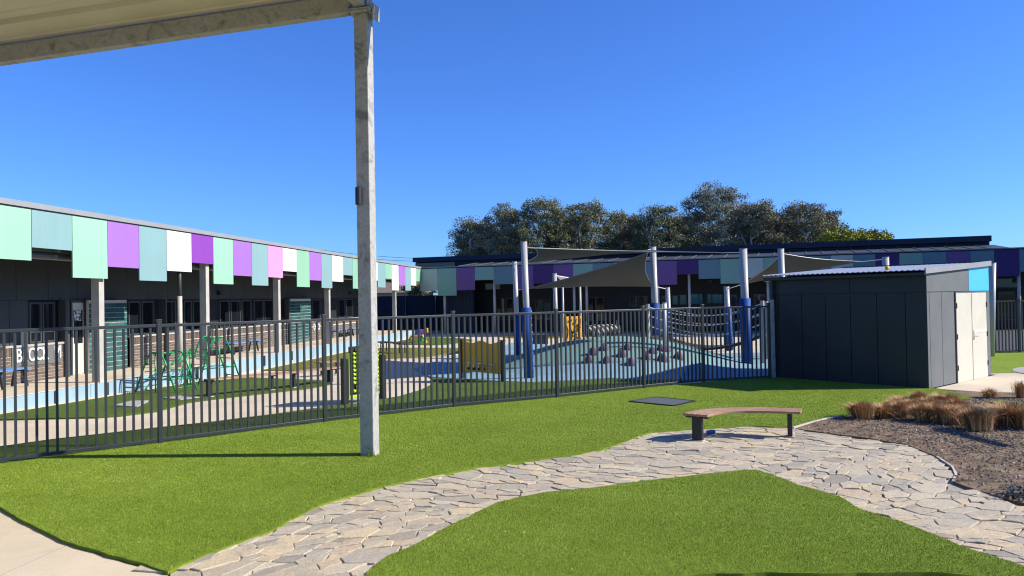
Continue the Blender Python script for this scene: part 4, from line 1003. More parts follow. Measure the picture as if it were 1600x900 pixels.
def sail(name, corners, label, mat, sag=.16, dip=0.0, N=14):
    """membrane between corners with inward-curving edges; triangle or quad"""
    C = [Vector(c) for c in corners]; cen = sum(C, Vector())/len(C); b = MB(); k = len(C)
    edge = lambda a, c, t: a.lerp(c, t)+(cen-a.lerp(c, t))*sag*4*t*(1-t)
    if k == 4:
        E = [lambda t, a=C[i], c=C[(i+1) % 4]: edge(a, c, t) for i in range(4)]
        def S(u, v):
            e0, e2 = E[0](u), E[2](1-u); e3, e1 = E[3](1-v), E[1](v)
            return e0*(1-v)+e2*v+e3*(1-u)+e1*u-(C[0]*(1-u)*(1-v)+C[1]*u*(1-v)+C[2]*u*v+C[3]*(1-u)*v)
    else:
        def S(u, v):          # degenerate quad: C0 apex
            e0, e1 = edge(C[0], C[1], v), edge(C[0], C[2], v); m_ = edge(C[1], C[2], u)-C[1].lerp(C[2], u)
            return e0.lerp(e1, u)+m_*v*v
    G = [[S(i/N, j/N) for i in range(N+1)] for j in range(N+1)]
    for j in range(N+1):
        for i in range(N+1): G[j][i] = G[j][i]-Z*dip*4*(i/N)*(1-i/N)*(j/N)*(1-j/N)*4
    vs = [p for row in G for p in row]; n = N+1
    vs += [p+Z*.006 for p in vs]; o = n*n
    fs = [(j*n+i, j*n+i+1, (j+1)*n+i+1, (j+1)*n+i) for j in range(N) for i in range(N)]
    fs += [tuple(o+q for q in reversed(f)) for f in fs]
    root = thing(name, label, 'shade sail', C[0])
    b.add(vs, fs); b.build('membrane', mat, root, smooth=True)
    rows = [[G[0][i] for i in range(n)], [G[N][i] for i in range(n)], [G[j][0] for j in range(n)], [G[j][N] for j in range(n)]]
    for rw in rows:
        if (rw[0]-rw[-1]).length < .05: continue
        b = MB(); b.tube(rw, .014, 6); b.build('edge_cable', 'sailwhite' if mat == 'sailwhite' else 'gutter', root)
    return root
def tether(a, b_, root):
    b = MB(); b.tube([a, b_], .018, 6); b.build('tether', 'chrome', root)
def toward(a, c, d): return a+(c-a).normalized()*d
D1, D2, D3, D4 = T1-Z*.14, T2-Z*.10, T3-Z*.08, T4-Z*.10
cA = (D1+D2+D3+D4)/4
A1, A2_, A3_, A4 = toward(D1, cA, .7), toward(D2, cA, .45), toward(D3, cA, .35), toward(D4, cA, .7)
s = sail('shade_sail', [A1, A4, A3_, A2_], 'upper olive grey shade sail stretched between four white posts', 'sail', .13)
for a, c in ((D1, A1), (D2, A2_), (D3, A3_), (D4, A4)): tether(a, c, s)
L2 = dp(810, 453, T2.y+.05); E6 = T6-Z*.08
B_c = (L2+D3+E6)/3; B0, B1, B2 = toward(D3, B_c, .4), toward(L2, B_c, .4), toward(E6, B_c, .9)
s = sail('shade_sail', [B0, B1, B2], 'lower olive grey shade sail falling from the post behind the mound', 'sail', .13)
for a, c in ((D3, B0), (L2, B1), (E6, B2)): tether(a, c, s)
E5, E7, E9 = T5-Z*.10, T7-Z*.10, T9-Z*.06
C_c = (E5+E7+E9)/3; K0, K1, K2 = toward(E5, C_c, .25), toward(E7, C_c, 1.0), toward(E9, C_c, .8)
s = sail('shade_sail', [K0, K1, K2], 'olive grey shade sail rising behind the shed roof', 'sail', .12)
for a, c in ((E5, K0), (E7, K1), (E9, K2)): tether(a, c, s)
w1, w2, w3 = T8-Z*.06, dp(905, 436, 36), dp(878, 441, 38)
s = sail('shade_sail', [toward(w1, (w2+w3)/2, .3), w2, w3], 'small white shade sail tip lit by the sun', 'sailwhite', .12)
tether(w1, toward(w1, (w2+w3)/2, .3), s)
o_, _t = post_at(906, 436, 36.2, .05, 'thin grey post behind the lower olive sail', pad=False); 
o_, _t = post_at(879, 441, 38.2, .05, 'thin grey post behind the white sail tip', pad=False)

# ================================================================== PLAY EQUIPMENT
# rubber climbing cones on the mound
cm = None; rg = random.Random(9)
def cone_mesh():
    b = MB(); n = 12; prof = [(.17, -.05), (.165, .02), (.14, .10), (.10, .19), (.055, .245), (0.015, .262)]
    vs = []; 
    for (r, z) in prof:
        for k in range(n):
            a = 2*math.pi*k/n; q = 1+.10*math.sin(3*a+z*9)+.05*math.sin(5*a); vs.append((r*q*math.cos(a)+z*.06, r*q*math.sin(a), z))
    fs = [(i*n+k, i*n+(k+1) % n, (i+1)*n+(k+1) % n, (i+1)*n+k) for i in range(len(prof)-1) for k in range(n)]+[tuple(range((len(prof)-1)*n, len(prof)*n))]
    b.add(vs, fs); return b
for i, (u, v) in enumerate([(921.7, 566), (927, 554), (944, 547), (948, 566), (972, 557), (981, 546), (986, 570), (1010, 561), (1020, 552), (1036, 564), (1040, 549), (1061, 561), (1033, 548)]):
    p = gm(u, v)
    if cm is None:
        o = cone_mesh().build('climbing_cone', 'cone', smooth=True); cm = o.data
    else: o = D.objects.new('climbing_cone', cm); COL.objects.link(o)
    o.location = p; o.rotation_euler = (0, 0, rg.uniform(0, 6.28)); s_ = rg.uniform(.85, 1.05); o.scale = (s_, s_, s_*.82)
    tag(o, 'mauve rubber climbing cone on the teal mound', 'climbing cone', 'climbing cones on the mound')
# mustard activity panel
pl, pr = gt(722, 592), gt(786.5, 596)
pm = thing('play_panel', 'mustard yellow play panel with scalloped top between black posts', 'play panel', (pl+pr)/2)
dX = (pr-pl); dX.z = 0; Lp = dX.length; dX.normalize(); nX = Vector((dX.y, -dX.x, 0))
zt = dp(754, 531.5, (pl.y+pr.y)/2).z; zb = dp(754, 582, (pl.y+pr.y)/2).z; g0 = (pl.z+pr.z)/2
for p in (pl, pr):
    b = MB(); b.box((p.x, p.y, (g0-.05+zt)/2), (.10, .10, zt-g0+.05), math.atan2(dX.y, dX.x)); b.build('post', 'black', pm, bevel=.01)
    b = MB(); b.box((p.x, p.y, zt+.01), (.115, .115, .03), math.atan2(dX.y, dX.x)); b.build('post_cap', 'black', pm)
N = 40; top = [(pl+dX*(.05+(Lp-.10)*i/N)+Z*(zt-g0-.03+.035*math.cos(4*math.pi*i/N))) for i in range(N+1)]
bot = [Vector((q.x, q.y, zb)) for q in top]; b = MB(); n = N+1
vs = [q+nX*.02 for q in top]+[q+nX*.02 for q in bot]+[q-nX*.02 for q in top]+[q-nX*.02 for q in bot]
fs = []
for i in range(N): fs += [(i, n+i, n+i+1, i+1), (2*n+i, 2*n+i+1, 3*n+i+1, 3*n+i), (i, i+1, 2*n+i+1, 2*n+i), (n+i, 3*n+i, 3*n+i+1, n+i+1)]
b.add(vs, fs); pan = b.build('panel', 'yellow', pm)
zr = dp(754, 564, pl.y).z; b = MB(); b.tube([pl+dX*Lp*.2+nX*.06+Z*(zr-g0), pl+dX*Lp*.82+nX*.06+Z*(zr-g0)], .014, 8); b.build('bar', 'chrome', pan)
for t in (.20, .33, .45, .57, .80):
    b = MB(); q = pl+dX*Lp*t+nX*.05; b.tube([q+Z*(zr-g0), q+Z*(zr-g0-.12)], .012, 6); b.build('hanger', 'chrome', pan)
    b = MB(); b.tube([q+Z*(zr-g0-.12), q+Z*(zr-g0-.18)], .03, 10); b.build('knob', 'rubber', pan)
# lime ball panel behind the galvanised post
pl, pr = gt(539, 631.5), gt(598, 622)
pm = thing('play_panel', 'lime green play panel full of yellow balls between black posts', 'play panel', (pl+pr)/2)
dX = (pr-pl); dX.z = 0; Lp = dX.length; dX.normalize(); nX = Vector((dX.y, -dX.x, 0)); g0 = (pl.z+pr.z)/2; rz = math.atan2(dX.y, dX.x)
zt = dp(541, 560, pl.y).z
for p in (pl, pr):
    b = MB(); b.box((p.x, p.y, (g0-.05+zt)/2), (.13, .11, zt-g0+.05), rz); b.build('post', 'black', pm, bevel=.01)
b = MB(); b.frame((pl+pr)/2+Z*((zt+.12-g0+.08)/2), dX, nX, Z, Lp-.22, .03, zt-g0-.0); pan = b.build('panel', 'lime', pm, bevel=.02)
vsb = []; fsb = []
for i in range(5):
    for j in range(10): th = math.pi*i/4; ph = 2*math.pi*j/10; vsb.append((math.sin(th)*math.cos(ph)*.037, math.sin(th)*math.sin(ph)*.037, math.cos(th)*.037))
for i in range(4):
    for j in range(10): fsb.append((i*10+j, i*10+(j+1) % 10, (i+1)*10+(j+1) % 10, (i+1)*10+j))
zc0 = g0+.25; rows = 11; colsn = int((Lp-.28)/.086)
b = MB(); b.frame((pl+pr)/2+nX*.004+Z*(zc0-g0+rows*.086/2-.05), dX, nX, Z, Lp-.26, .034, rows*.086+.06); b.build('ball_tray', 'black', pan)
bme = None
for i in range(rows):
    for j in range(colsn):
        if random.random() < .06: continue
        q = (pl+pr)/2+dX*((j-(colsn-1)/2)*.086)+nX*.055; q.z = zc0+i*.086
        if bme is None: o = MB().add(vsb, fsb).build('ball', 'ball', pan, smooth=True); bme = o.data
        else: o = link('ball', bme, pan)
        o.location = q
# amber climbing panel on the far side of the mound
q0, q1 = dp(882, 531, 28.6), dp(909, 530, 28.9); zt = dp(895, 494.5, 28.7).z
cp = thing('play_wall', 'amber climbing panel with black holds behind the mound', 'climbing panel', (q0+q1)/2-Z*((q0.z+q1.z)/2-zmound(*((q0+q1)/2).xy)))
dX = (q1-q0); dX.z = 0; Lc = dX.length; dX.normalize(); nX = Vector((dX.y, -dX.x, 0)); mid = (q0+q1)/2; zb = zmound(mid.x, mid.y)-.05
for k in range(3):
    b = MB(); b.frame(mid+dX*(k-1)*Lc/3+Z*((zt+zb)/2-mid.z), dX, nX, Z, Lc/3-.012, .06, zt-zb); b.build('board', 'orange', cp, bevel=.01)
rg = random.Random(4)
for k in range(16):
    b = MB(); q = mid+dX*rg.uniform(-.42, .42)*Lc+nX*.05; q.z = zb+.1+(zt-zb-.2)*(k+.5)/16; b.frame(q, dX, nX, Z, rg.uniform(.05, .12), .06, rg.uniform(.05, .09)); b.build('hold', 'rubber', cp, bevel=.015)
b = MB()
for k in range(4):
    x = (-.36+.24*k)*Lc; b.tube([mid+dX*(x+.05*math.sin(i*1.7+k))+nX*.045+Z*(zb-mid.z+.1+(zt-zb-.2)*i/7) for i in range(8)], .012, 5)
b.build('net', 'rubber', cp)
# striped barrel net
n0, n1 = dp(917, 515, 29.5), dp(965, 514, 30.2)
bn = thing('net_barrel', 'black and white striped net barrel beside the amber climbing panel', 'play equipment', ((n0+n1)/2).xy.to_3d()+Z*zmound(*((n0+n1)/2).xy))
b = MB(); n0.z = n1.z = dp(940, 516, 29.8).z; b.tube([n0.lerp(n1, t) for t in (0, .25, .5, .75, 1)], [.20, .23, .24, .23, .20], 14, False); b.build('net', 'stripes', bn, smooth=True)
for p in (n0, n1):
    b = MB(); z0_ = zmound(p.x, p.y); b.tube([(p.x, p.y, z0_-.05), (p.x, p.y, p.z+.35)], .045, 10); b.build('post', 'galv2', bn)
    b = MB(); b.tube([p+Vector((0, .22*math.cos(a), .22*math.sin(a))) for a in np.linspace(0, 6.283, 17)], .02, 6); b.build('hoop', 'rubber', bn)
# dark planter box
q = gt(843, 537.5); pb = thing('planter_box', 'dark slatted planter box between the blue padded posts', 'planter', q)
b = MB(); b.box(q+Z*.24, (.84, .5, .52)); b.build('box', 'darkwall', pb)
for k in range(9):
    b = MB(); b.box(q+Vector((-.4+.1*k, -.262, .25)), (.085, .02, .5)); b.build('slat', 'char', pb)
b = MB(); b.box(q+Z*.515, (.92, .58, .03)); b.build('rim', 'gutter', pb)
# net bridge: posts, ropes, sagging rubber tread
na, nb = dp(1012, 478, 24.6), dp(1191, 473, 23.4); fa_, fb_ = dp(1034, 478, 26.4), dp(1197, 474, 25.2)
nb_root = thing('net_bridge', 'rope bridge with white ropes and sagging dark rubber tread', 'play bridge', Vector((na.x, na.y, zmound(na.x, na.y))))
for p, q in ((na, 'galv2'), (nb, 'galv2'), (fa_, 'galv2'), (fb_, 'galv2')):
    z0_ = zmound(p.x, p.y); b = MB(); b.tube([(p.x, p.y, z0_-.05), (p.x, p.y, p.z+.06)], .06, 10); b.build('post', q, nb_root)
def cat(a, c, sagv, n=20): return [a.lerp(c, i/n)-Z*sagv*4*(i/n)*(1-i/n) for i in range(n+1)]
for (a, c) in ((na, nb), (fa_, fb_)):
    for k, dz in enumerate((.02, .30, .62)):
        pth = cat(a-Z*dz, c-Z*dz, .34+.02*k); b = MB(); b.tube(pth, .017, 6); b.build('rope', 'rope', nb_root)
    lowp = cat(a-Z*.98, c-Z*.98, .42); hi = cat(a-Z*.02, c-Z*.02, .34)
    for i in range(2, 20, 2):
        b = MB(); b.tube([hi[i], lowp[i]], .011, 5); b.build('hanger', 'rubber', nb_root)
l0, l1 = cat(na-Z*.98, nb-Z*.98, .42, 26), cat(fa_-Z*.98, fb_-Z*.98, .42, 26)
for i in range(26):
    b = MB(); p, q = (l0[i]+l0[i+1])/2, (l1[i]+l1[i+1])/2; b.beam(p, q, (l0[i+1]-l0[i]).length*.86, .07); b.build('plank', 'rubber', nb_root)
q = gm(1041, 548); wp = thing('bollard_post', 'white round post standing in front of the net bridge', 'post', q)
b = MB(); zt = dp(1041, 474, q.y).z; b.tube([q-Z*.05, (q.x-.02, q.y, zt)], .055, 12); b.build('post', 'white', wp, smooth=True); b = MB(); b.tube([(q.x-.02, q.y, zt), (q.x-.02, q.y, zt+.02)], .06, 12); b.build('post_cap', 'white', wp)
# green climbing frame
def gtube(root, pts, r=.022, name='tube'):
    b = MB(); b.tube(pts, r, 8); return b.build(name, 'green', root, smooth=True)
def climbing(u0, v0, u1, v1, vt, label, arch):
    a, c = gt(u0, v0), gt(u1, v1); d = c-a; d.z = 0; L = d.length; d.normalize(); nr = Vector((d.y, -d.x, 0)); z0_ = (a.z+c.z)/2; mid = (a+c)/2; mid.z = z0_
    H = dp((u0+u1)/2, vt, mid.y).z-z0_
    root = thing('monkey_bars', label, 'climbing frame', mid); wd = .75
    for s in (-1, 1):
        o = nr*s*wd/2; h = .14*L
        pts = [mid-d*L/2+o, mid-d*h*1.6+o+Z*H*.80, mid-d*h+o+Z*H*.95, mid-d*h*.4+o+Z*H, mid+d*h*.4+o+Z*H, mid+d*h+o+Z*H*.95, mid+d*h*1.6+o+Z*H*.80, mid+d*L/2+o]
        gtube(root, pts, .024, 'side_frame')
        gtube(root, [mid-d*L*.36+o+Z*H*.33, mid+d*L*.36+o+Z*H*.33], .017, 'brace')
        gtube(root, [mid+o, mid+o+Z*H], .02, 'upright')
    for t in (.12, .32, .52, .72, .97):
        for sd in (-1, 1):
            k = (1-t)*.5*L*.92+.05; p = mid+d*sd*k+Z*H*t
            gtube(root, [p-nr*wd/2, p+nr*wd/2], .016, 'rung')
    return root, mid, d, nr, H
r1, m1, d1_, n1_, H1 = climbing(229, 611, 292, 611, 549.5, 'low green tubular climbing frame with two ladders on the dark turf', True)
r2, m2, d2_, n2_, H2 = climbing(300, 600, 366, 594, 526, 'tall green tubular climbing frame near the long timber bench', True)
lad = thing('ladder_bridge', 'green curved ladder linking the low and tall climbing frames', 'ladder', ((m1+m2)/2))
for s in (-1, 1):
    a, c = m1+d1_*.25+n1_*s*.3+Z*H1*.55, m2-d2_*.35+n2_*s*.3+Z*H2*.62; q = (a+c)/2
    gtube(lad, [a, a.lerp(q, .6)+Z*.20, q+Z*.32, c.lerp(q, .6)+Z*.10, c], .022, 'rail')
    gtube(lad, [q+Z*.31, q+Z*(zg(q.x, q.y)-q.z)], .02, 'leg')
for t in (.15, .3, .45, .6, .75, .9):
    a, c = [ (m1+d1_*.25+n1_*s*.3+Z*H1*.55).lerp(m2-d2_*.35+n2_*s*.3+Z*H2*.62, t)+Z*(.32*4*t*(1-t)) for s in (-1, 1)]
    gtube(lad, [a, c], .015, 'rung')
# stepping pavers in the turf
for k, (L_, lb_) in enumerate((([(176, 634), (205, 628), (232, 627), (214, 635)], 'grey paver in the turf with a pale edge'), ([(212, 629), (240, 625), (270, 622), (262, 628), (228, 632)], 'longer grey paver in the turf beside the concrete path'), ([(255, 622.5), (282, 619), (312, 620), (282, 624)], 'grey paver in the turf below the green climbing frame'))):
    if k == 1: continue
    P = [gt(u, v, .015) for u, v in L_]; b = MB(); b.prism([p.xy for p in P], P[0].z-.05, P[0].z+.015); tag(b.build('paver', 'concgrey', bevel=.005), lb_, 'paver')

def curved_bench(name, pts, width, seat_z, legs, label, nslat, legmat='black', group=None):
    """timber slat bench along a smooth plan curve; pts = Vector2 list of the middle line"""
    root = thing(name, label, 'bench', (pts[0].x, pts[0].y, zg(*pts[0])))
    def tan(i): q = pts[min(i+1, len(pts)-1)]-pts[max(i-1, 0)]; return q.normalized()
    sw = width/nslat
    for k in range(nslat):
        o = (-width/2+sw*(k+.5)); vs = []; fs = []
        for i, p in enumerate(pts):
            t = tan(i); nr = Vector((-t.y, t.x)); z = zg(p.x, p.y)+seat_z
            for (w, h) in ((-sw*.44, -.034), (sw*.44, -.034), (sw*.44, 0), (-sw*.44, 0)):
                q = p+nr*(o+w); vs.append((q.x, q.y, z+h))
        for i in range(len(pts)-1):
            for j in range(4): fs.append((i*4+j, i*4+(j+1) % 4, (i+1)*4+(j+1) % 4, (i+1)*4+j))
        fs += [(3, 2, 1, 0), tuple((len(pts)-1)*4+j for j in range(4))]
        b = MB(); b.add(vs, fs); b.build('slat', 'timber', root, bevel=.004)
    for t_ in legs:
        i = min(len(pts)-2, int(t_*(len(pts)-1))); p = pts[i]; t = tan(i); z = zg(p.x, p.y); az = math.atan2(t.y, t.x)
        b = MB(); b.box((p.x, p.y, z+(seat_z-.034)/2-.01), (.065, width*.40, seat_z-.05), az); lg = b.build('leg', legmat, root, bevel=.006)
        b = MB(); b.box((p.x, p.y, z+seat_z-.05), (.06, width*.9, .03), az); b.build('bearer', legmat, lg)
        b = MB(); b.box((p.x, p.y, z+.012), (.12, width*.5, .02), az); b.build('foot_plate', 'galv2' if legmat == 'black' else legmat, lg)
    return root
def bez(P, n=24):
    out = []
    for i in range(n+1):
        t = i/n; Q = [Vector(p) for p in P]
        while len(Q) > 1: Q = [a.lerp(b, t) for a, b in zip(Q, Q[1:])]
        out.append(Q[0])
    return out
# near bench on the stone path
SZ = .40
e0, e1 = gp(1086, 647.0, SZ).xy, gp(1252, 641.0, SZ).xy; em = gp(1165, 637.0, SZ).xy
bench = curved_bench('garden_bench', bez([e0, gp(1112, 637.5, SZ).xy, gp(1180, 638.0, SZ).xy, e1]), .38, SZ, (.08, .92), 'short curved timber slat bench standing on the stone path', 4)
q = gp(1111, 678, .025); b = MB(); b.tube([q+Vector((-.07, .0, .028)), q+Vector((-.045, 0, .028)), q+Vector((.045, .01, .03)), q+Vector((.065, .012, .03))], [.018, .028, .031, .02], 10)
tag(b.build('drink_can', 'litter', smooth=False), 'crushed blue drink can lying beside the bench leg', 'can')
# long bench inside the playground
cpts = [gt(u, v+17).xy for u, v in ((327, 603), (380, 596), (440, 591), (490, 586), (525, 579))]
curved_bench('long_bench', bez(cpts, 30), .40, .42, (.03, .46, .60, .96), 'long curved timber slat bench on the concrete path inside the playground', 4)
cpts = [gt(u, v).xy for u, v in ((497, 587), (515, 585), (533, 584))]
curved_bench('short_bench', bez(cpts, 10), .42, .43, (.2, .8), 'dark ended timber bench behind the lime ball panel', 4)
# low dark bench on the olive grass
a, c = gt(600, 549), gt(628, 552); r_ = thing('low_bench', 'low dark metal bench on the olive grass', 'bench', a)
a, c = Vector((a.x-.2, a.y, a.z)), Vector((c.x+.2, c.y, c.z)); dd = (c-a).normalized(); nn = Vector((dd.y, -dd.x, 0))
for k in range(3):
    b = MB(); b.beam(a+nn*(.14*(k-1))+Z*.46, c+nn*(.14*(k-1))+Z*.46, .125, .06); b.build('slat', 'charfence', r_)
for t in (.15, .85):
    p = a.lerp(c, t)
    b = MB(); b.beam(p+nn*.16+Z*.42, p+nn*.16-Z*.05, .05, .05); b.beam(p-nn*.16+Z*.42, p-nn*.16-Z*.05, .05, .05); b.beam(p+nn*.18+Z*.41, p-nn*.18+Z*.41, .05, .04); b.build('leg', 'charfence', r_)
# little yellow-legged toy
q = gt(652, 535.5); ty = thing('toy_table', 'small wooden play table with yellow splayed legs on far turf', 'play table', q)
b = MB(); b.box(q+Z*.36, (.62, .5, .16), .2); b.build('top', 'timber', ty, bevel=.02)
for sx in (-1, 1):
    for sy in (-1, 1): b = MB(); b.beam(q+Vector((sx*.30, sy*.2, .46)), q+Vector((sx*.55, sy*.28, -.02)), .07, .07); b.build('leg', 'yellow2', ty, bevel=.01)
q = gt(659, 533); tz = thing('rocker_toy', 'small purple and yellow rocking toy beside the play table', 'rocking toy', q)
b = MB(); b.tube([q+Z*0, q+Z*.30], [.12, .05], 10); b.build('spring', 'green', tz); b = MB(); b.box(q+Z*.55, (.5, .14, .30), .3); b.build('body', 'purpleplastic', tz, bevel=.06); b = MB(); b.box(q+Vector((.32, .1, .62)), (.12, .16, .30), .3); b.build('head', 'yellow2', tz, bevel=.05)
# drain cover in the lawn
P = [gp(u, v, .03) for u, v in ((985, 628), (1027, 621.5), (1084, 627.5), (1052, 634.5))]
dc = thing('drain_cover', 'flat slate grey pit cover set into the lawn behind the bench', 'drain cover', (P[0]+P[2])/2*1.0)
b = MB(); b.prism([p.xy for p in P], .0, .046); b.build('cover', 'drain', dc, bevel=.006)
cc = sum((p.xy for p in P), Vector((0, 0)))/4; b = MB()
for i in range(4):
    p, q = P[i].xy, P[(i+1) % 4].xy; b.beam((cc+(p-cc)*1.03).to_3d()+Z*.026, (cc+(q-cc)*1.03).to_3d()+Z*.026, .035, .05)
b.build('rim', 'black', dc)

# ================================================================== TUSSOCKS
def tussock(seed, n, rad, ht, spread):
    rg = random.Random(seed); b = MB()
    for i in range(n):
        a = rg.uniform(0, 6.283); r0 = abs(rg.gauss(0, .4))*rad*.95; tilt = abs(rg.gauss(.0, .5))*spread+.05; h = ht*rg.uniform(.6, 1.1); w = rg.uniform(.0022, .0045)
        dx, dy = math.cos(a), math.sin(a); p = Vector((dx*r0, dy*r0, 0)); px_, py_ = -dy*w, dx*w
        m_ = p+Vector((dx*tilt*h*.45, dy*tilt*h*.45, h*.6)); e = p+Vector((dx*tilt*h*1.15+rg.gauss(0, .02), dy*tilt*h*1.15+rg.gauss(0, .02), h*(1-.30*tilt)))
        b.add([p-Vector((px_, py_, 0)), p+Vector((px_, py_, 0)), m_+Vector((px_, py_, 0)), m_-Vector((px_, py_, 0)), e], [(0, 1, 2, 3), (3, 2, 4)], rg.random())
    return b
tm = [tussock(s, n_t, .17, h_t, sp_t) for s, n_t, h_t, sp_t in ((1, 1300, .29, .85), (2, 1200, .27, 1.1), (3, 1500, .31, .75), (4, 1000, .24, 1.3), (5, 1250, .30, .95), (6, 900, .26, .9))]; tme = [None]*6; rg = random.Random(21)
TU = [(1346, 653, 1), (1381, 652, .95), (1408, 651, .9), (1412, 637, .85), (1436, 635, .85), (1454, 640, .9), (1442, 657, 1), (1464, 658, 1), (1488, 662, 1.1), (1484, 636, .9), (1496, 642, .95), (1428, 645, .9), (1528, 672, 1.25), (1552, 655, 1.05), (1578, 664, 1.15), (1506, 655, .9), (1396, 641, .8), (1360, 645, .8), (1466, 646, .85), (1470, 634, .75), (1600, 668, 1.1)]
for i, (u, v, s_) in enumerate(TU):
    k = (i*5+i//6) % 6; p = gp(u, v, .03)
    if tme[k] is None: o = tm[k].build('tussock_grass', 'dry', rnd=True); tme[k] = o.data
    else: o = D.objects.new('tussock_grass', tme[k]); COL.objects.link(o)
    o.location = p; o.rotation_euler = (0, 0, rg.uniform(0, 6.28)); q_ = rg.uniform(.85, 1.2); o.scale = (s_*1.15*q_, s_*1.15*q_, s_*rg.uniform(.8, 1.1)); o.rotation_euler = (rg.uniform(-.14, .14), rg.uniform(-.14, .14), rg.uniform(0, 6.28))
    tag(o, 'clump of dry brown tussock grass in the garden bed', 'grass clump', 'dry tussocks in the garden bed')
for (u, v, lab) in ((1546, 621, 'drooping flattened tussock on the mulch strip by the concrete pad'), (1596, 621, 'olive tipped tussock on the mulch strip by the concrete pad')):
    o = tussock(u, 500, .14, .20 if u < 1560 else .34, 1.5 if u < 1560 else .6).build('tussock_grass', 'dry', rnd=True); o.location = gp(u, v, .03); tag(o, lab, 'grass clump')
b = MB(); rg = random.Random(8)
for i in range(260):
    q = Vector((rg.gauss(0, .10), rg.gauss(0, .08), abs(rg.gauss(.05, .04)))); a = rg.uniform(0, 6.28); L_ = rg.uniform(.03, .06); e = Vector((math.cos(a), math.sin(a), rg.uniform(-.2, .6))).normalized(); s_ = e.cross(Z).normalized()*L_*.3
    b.add([q, q+e*L_*.5+s_, q+e*L_, q+e*L_*.5-s_], [(0, 1, 2, 3)], rg.random())
o = b.build('garden_shrub', 'shrub', rnd=True); o.location = gp(1594, 776, .02); tag(o, 'low dark leafy shrub at the edge of the stone path', 'shrub')

# ================================================================== FENCE, YARD AND TREES BEYOND
rf0, rf1 = dp(1530, 560, 25.3), dp(1700, 556, 27.2)
def short_fence(a, c, H, label):
    return picket_fence([a.xy, (a.xy*.66+c.xy*.34), (a.xy*.33+c.xy*.67), c.xy], H, label, pitch=.115, pw=.03, thick=.07)
short_fence(gp(1535, 553).xy.to_3d(), gp(1705, 549).xy.to_3d(), 1.78, 'dark picket fence behind the shed and its lawn')
# dark sheet fence, neighbour's house and garden seen under the corner of the roofs
bf = thing('boundary_fence', 'dark navy sheet metal boundary fence at the corner of the buildings', 'fence', (-14, 62, -.35))
for k in range(9):
    p = Vector((-17+k*2.4, 61+.2*k, 0)); b = MB(); b.box(p+Z*1.05, (2.36, .04, 2.8)); b.build('fence_panel', 'navy', bf)
    b = MB(); b.box(p+Vector((1.2, 0, 1.05)), (.06, .08, 2.9)); b.build('post', 'navy', bf)
hs = thing('neighbour_house', 'brown tiled house roof beyond the boundary fence', 'house', (-15, 74, -.4))
b = MB(); b.box((-15, 74, 1.2), (14, 8, 3.2)); b.build('wall', 'mortar', hs)
b = MB(); b.add([(-22.5, 69.5, 2.8), (-7.5, 69.5, 2.8), (-7.5, 78.5, 2.8), (-22.5, 78.5, 2.8), (-18.5, 74, 5.0), (-11, 74, 5.0)], [(0, 1, 5, 4), (1, 2, 5), (2, 3, 4, 5), (3, 0, 4), (3, 2, 1, 0)]); b.build('roof', 'tile', hs)

